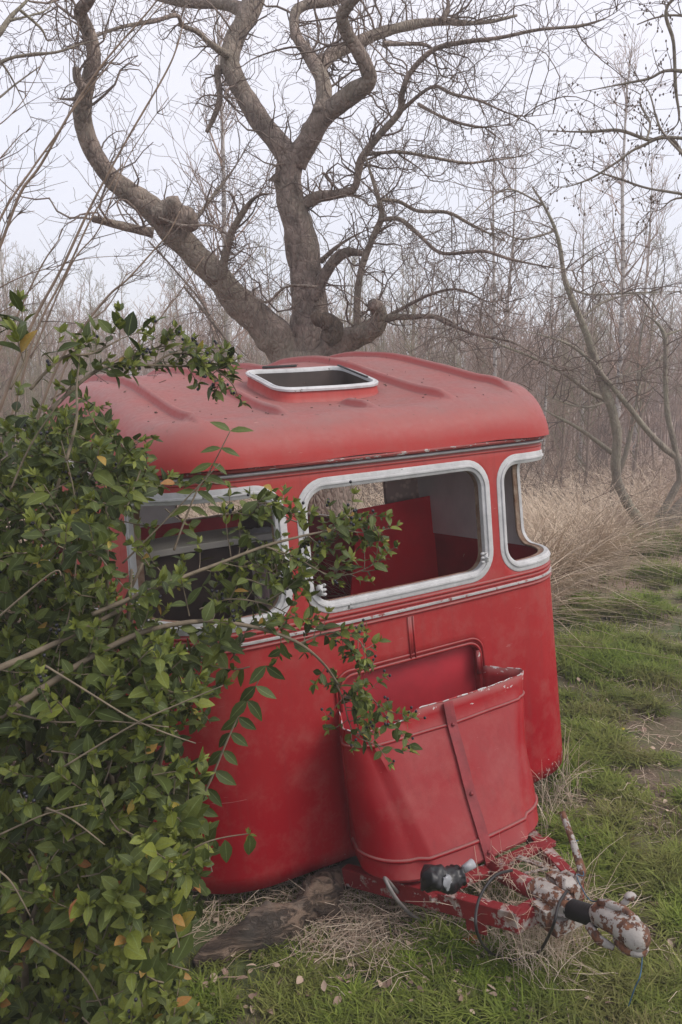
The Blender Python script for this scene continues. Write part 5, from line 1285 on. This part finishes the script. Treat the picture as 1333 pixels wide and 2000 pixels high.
# bare canes through the bush
for pix, Y in (([(89, 1300), (170, 1350), (252, 1400), (320, 1430), (383, 1452)], 1.5), ([(126, 1497), (262, 1415), (350, 1375), (436, 1339)], 1.5), ([(15, 1390), (110, 1410), (210, 1408), (330, 1420)], 1.55), ([(91, 1578), (140, 1600), (205, 1650)], 1.5), ([(0, 1630), (90, 1590), (170, 1570)], 1.5), ([(-20, 1690), (20, 1720), (60, 1790)], 1.45), ([(60, 1830), (160, 1900), (215, 2000)], 1.5), ([(100, 1300), (140, 1180), (150, 1000), (120, 860)], 1.7), ([(-20, 1220), (100, 1120), (120, 1125)], 1.5), ([(20, 960), (60, 870), (120, 780)], 1.6), ([(240, 1100), (330, 1010), (430, 905)], 1.75)):
    mbst.tube(smooth_path([at(a, b_, Y) for a, b_ in pix], 6), np.linspace(0.0024, 0.0013, 6 * (len(pix) - 1) + 1), 6)
# main stems rising from the stool
for k in range(16):
    a = Vector((-0.95 + rng.gauss(0, .18), 2.05 + rng.gauss(0, .12), -0.03)); b_ = at(rng.uniform(-60, 330), rng.uniform(850, 1500), rng.uniform(1.75, 2.1)); m_ = a.lerp(b_, .5) + rvec(.08)
    if free(m_) and free(b_): mbst.tube(smooth_path([a, m_, b_], 7), np.linspace(0.013, 0.004, 15), 8, rough=0.15, fq=30)
mbst.build('branch', M['stem'], bush, loc=boff)
tubes_np('stem', stem_segs, M['stem'], 4, bush, loc=boff)
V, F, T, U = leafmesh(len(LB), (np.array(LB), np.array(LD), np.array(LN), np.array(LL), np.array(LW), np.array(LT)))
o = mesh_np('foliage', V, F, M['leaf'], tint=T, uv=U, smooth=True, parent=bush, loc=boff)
o = berries.build('berries', M['berry'], bush, loc=boff); o['kind'] = 'stuff'
print('leaves', len(LB))
# long pale canes standing up out of the left of the bush
cn = empty('arching_cane_shrub', (at(0, 800, 2.6).x - 0.3, 2.6, 0)); tag(cn, 'shrub of long pale bare canes arching up above the green bush', 'shrub'); co = tuple(-Vector(cn.location))
mb = MB(); segs = []
for pix, Y, r in (([(-60, 960), (0, 800), (60, 640), (120, 526), (162, 436), (195, 370), (250, 270), (320, 150), (345, 95), (360, 40)], 2.5, .0065), ([(-50, 1000), (20, 820), (70, 650), (128, 535), (172, 440), (200, 390), (240, 320)], 2.48, .0055),
                  ([(-160, 900), (-70, 650), (0, 482), (40, 378), (80, 322), (140, 216), (190, 140), (232, 88), (300, 10), (330, -40)], 2.5, .0065), ([(-150, 850), (-60, 600), (0, 430), (60, 335), (110, 265), (150, 205), (240, 95), (320, 5)], 2.46, .005),
                  ([(60, 860), (110, 720), (170, 630), (215, 575), (250, 545), (300, 490), (330, 455), (352, 412)], 2.4, .0055), ([(80, 860), (150, 660), (210, 600), (250, 530)], 2.4, .004), ([(-40, 760), (22, 640), (80, 522), (117, 466)], 2.6, .005),
                  ([(60, 700), (120, 560), (150, 500), (195, 445), (240, 330), (280, 260), (330, 190)], 2.6, .0035), ([(-60, 600), (0, 562), (50, 538), (110, 520), (170, 505), (230, 500)], 2.7, .003), ([(-40, 620), (20, 600), (100, 530), (140, 510)], 2.7, .003),
                  ([(-20, 520), (10, 455), (35, 420), (68, 412)], 2.5, .003), ([(0, 470), (14, 430), (48, 382)], 2.5, .0025), ([(100, 780), (200, 720), (260, 680), (330, 600), (400, 500)], 2.5, .004), ([(-30, 260), (10, 235), (50, 190), (80, 130)], 2.5, .0025), ([(-30, 350), (0, 310), (40, 265), (52, 258)], 2.5, .0025)):
    P = smooth_path([at(a, b_, Y) for a, b_ in pix], 6); mb.tube(P, np.linspace(r * 0.85, r * .3, len(P)), 7, rough=0.08, fq=50)
    for k in range(len(P) // 4):
        i = rng.randint(4, len(P) - 2); d = (P[i + 1] - P[i]).normalized(); grow(segs, P[i], (d + rvec(.5)).normalized(), rng.uniform(.03, .22), 0.0018, 1, 0.3, 0.1, 2, 0.5, minr=0.0007)
mb.tube([(cn.location.x, 2.6, -0.03), at(-60, 1000, 2.55), at(-60, 960, 2.5)], 0.012, 7); mb.tube([(cn.location.x, 2.6, -0.03), at(-150, 900, 2.5)], 0.012, 7); mb.tube([(cn.location.x, 2.6, -0.03), at(60, 860, 2.4)], 0.011, 7)
mb.build('cane', M['cane'], cn, loc=co)['kind'] = 'stuff'; tubes_np('twigs', segs, M['twig'], 3, cn, loc=co)['kind'] = 'stuff'
# misty air
m = bpy.data.materials.new('misty_air'); m.use_nodes = True; n = m.node_tree; n.nodes.clear()
vo = n.nodes.new('ShaderNodeVolumePrincipled'); vo.inputs['Density'].default_value = 0.0068; vo.inputs['Color'].default_value = (0.96, 0.93, 0.94, 1); vo.inputs['Anisotropy'].default_value = 0.0
oo = n.nodes.new('ShaderNodeOutputMaterial'); n.links.new(vo.outputs[0], oo.inputs['Volume'])
mb = MB(); mb.box((-45, -8, -1.2), (45, 70, 14.5)); hz_ = mb.build('haze', m, smooth=False); tag(hz_, kind='stuff')
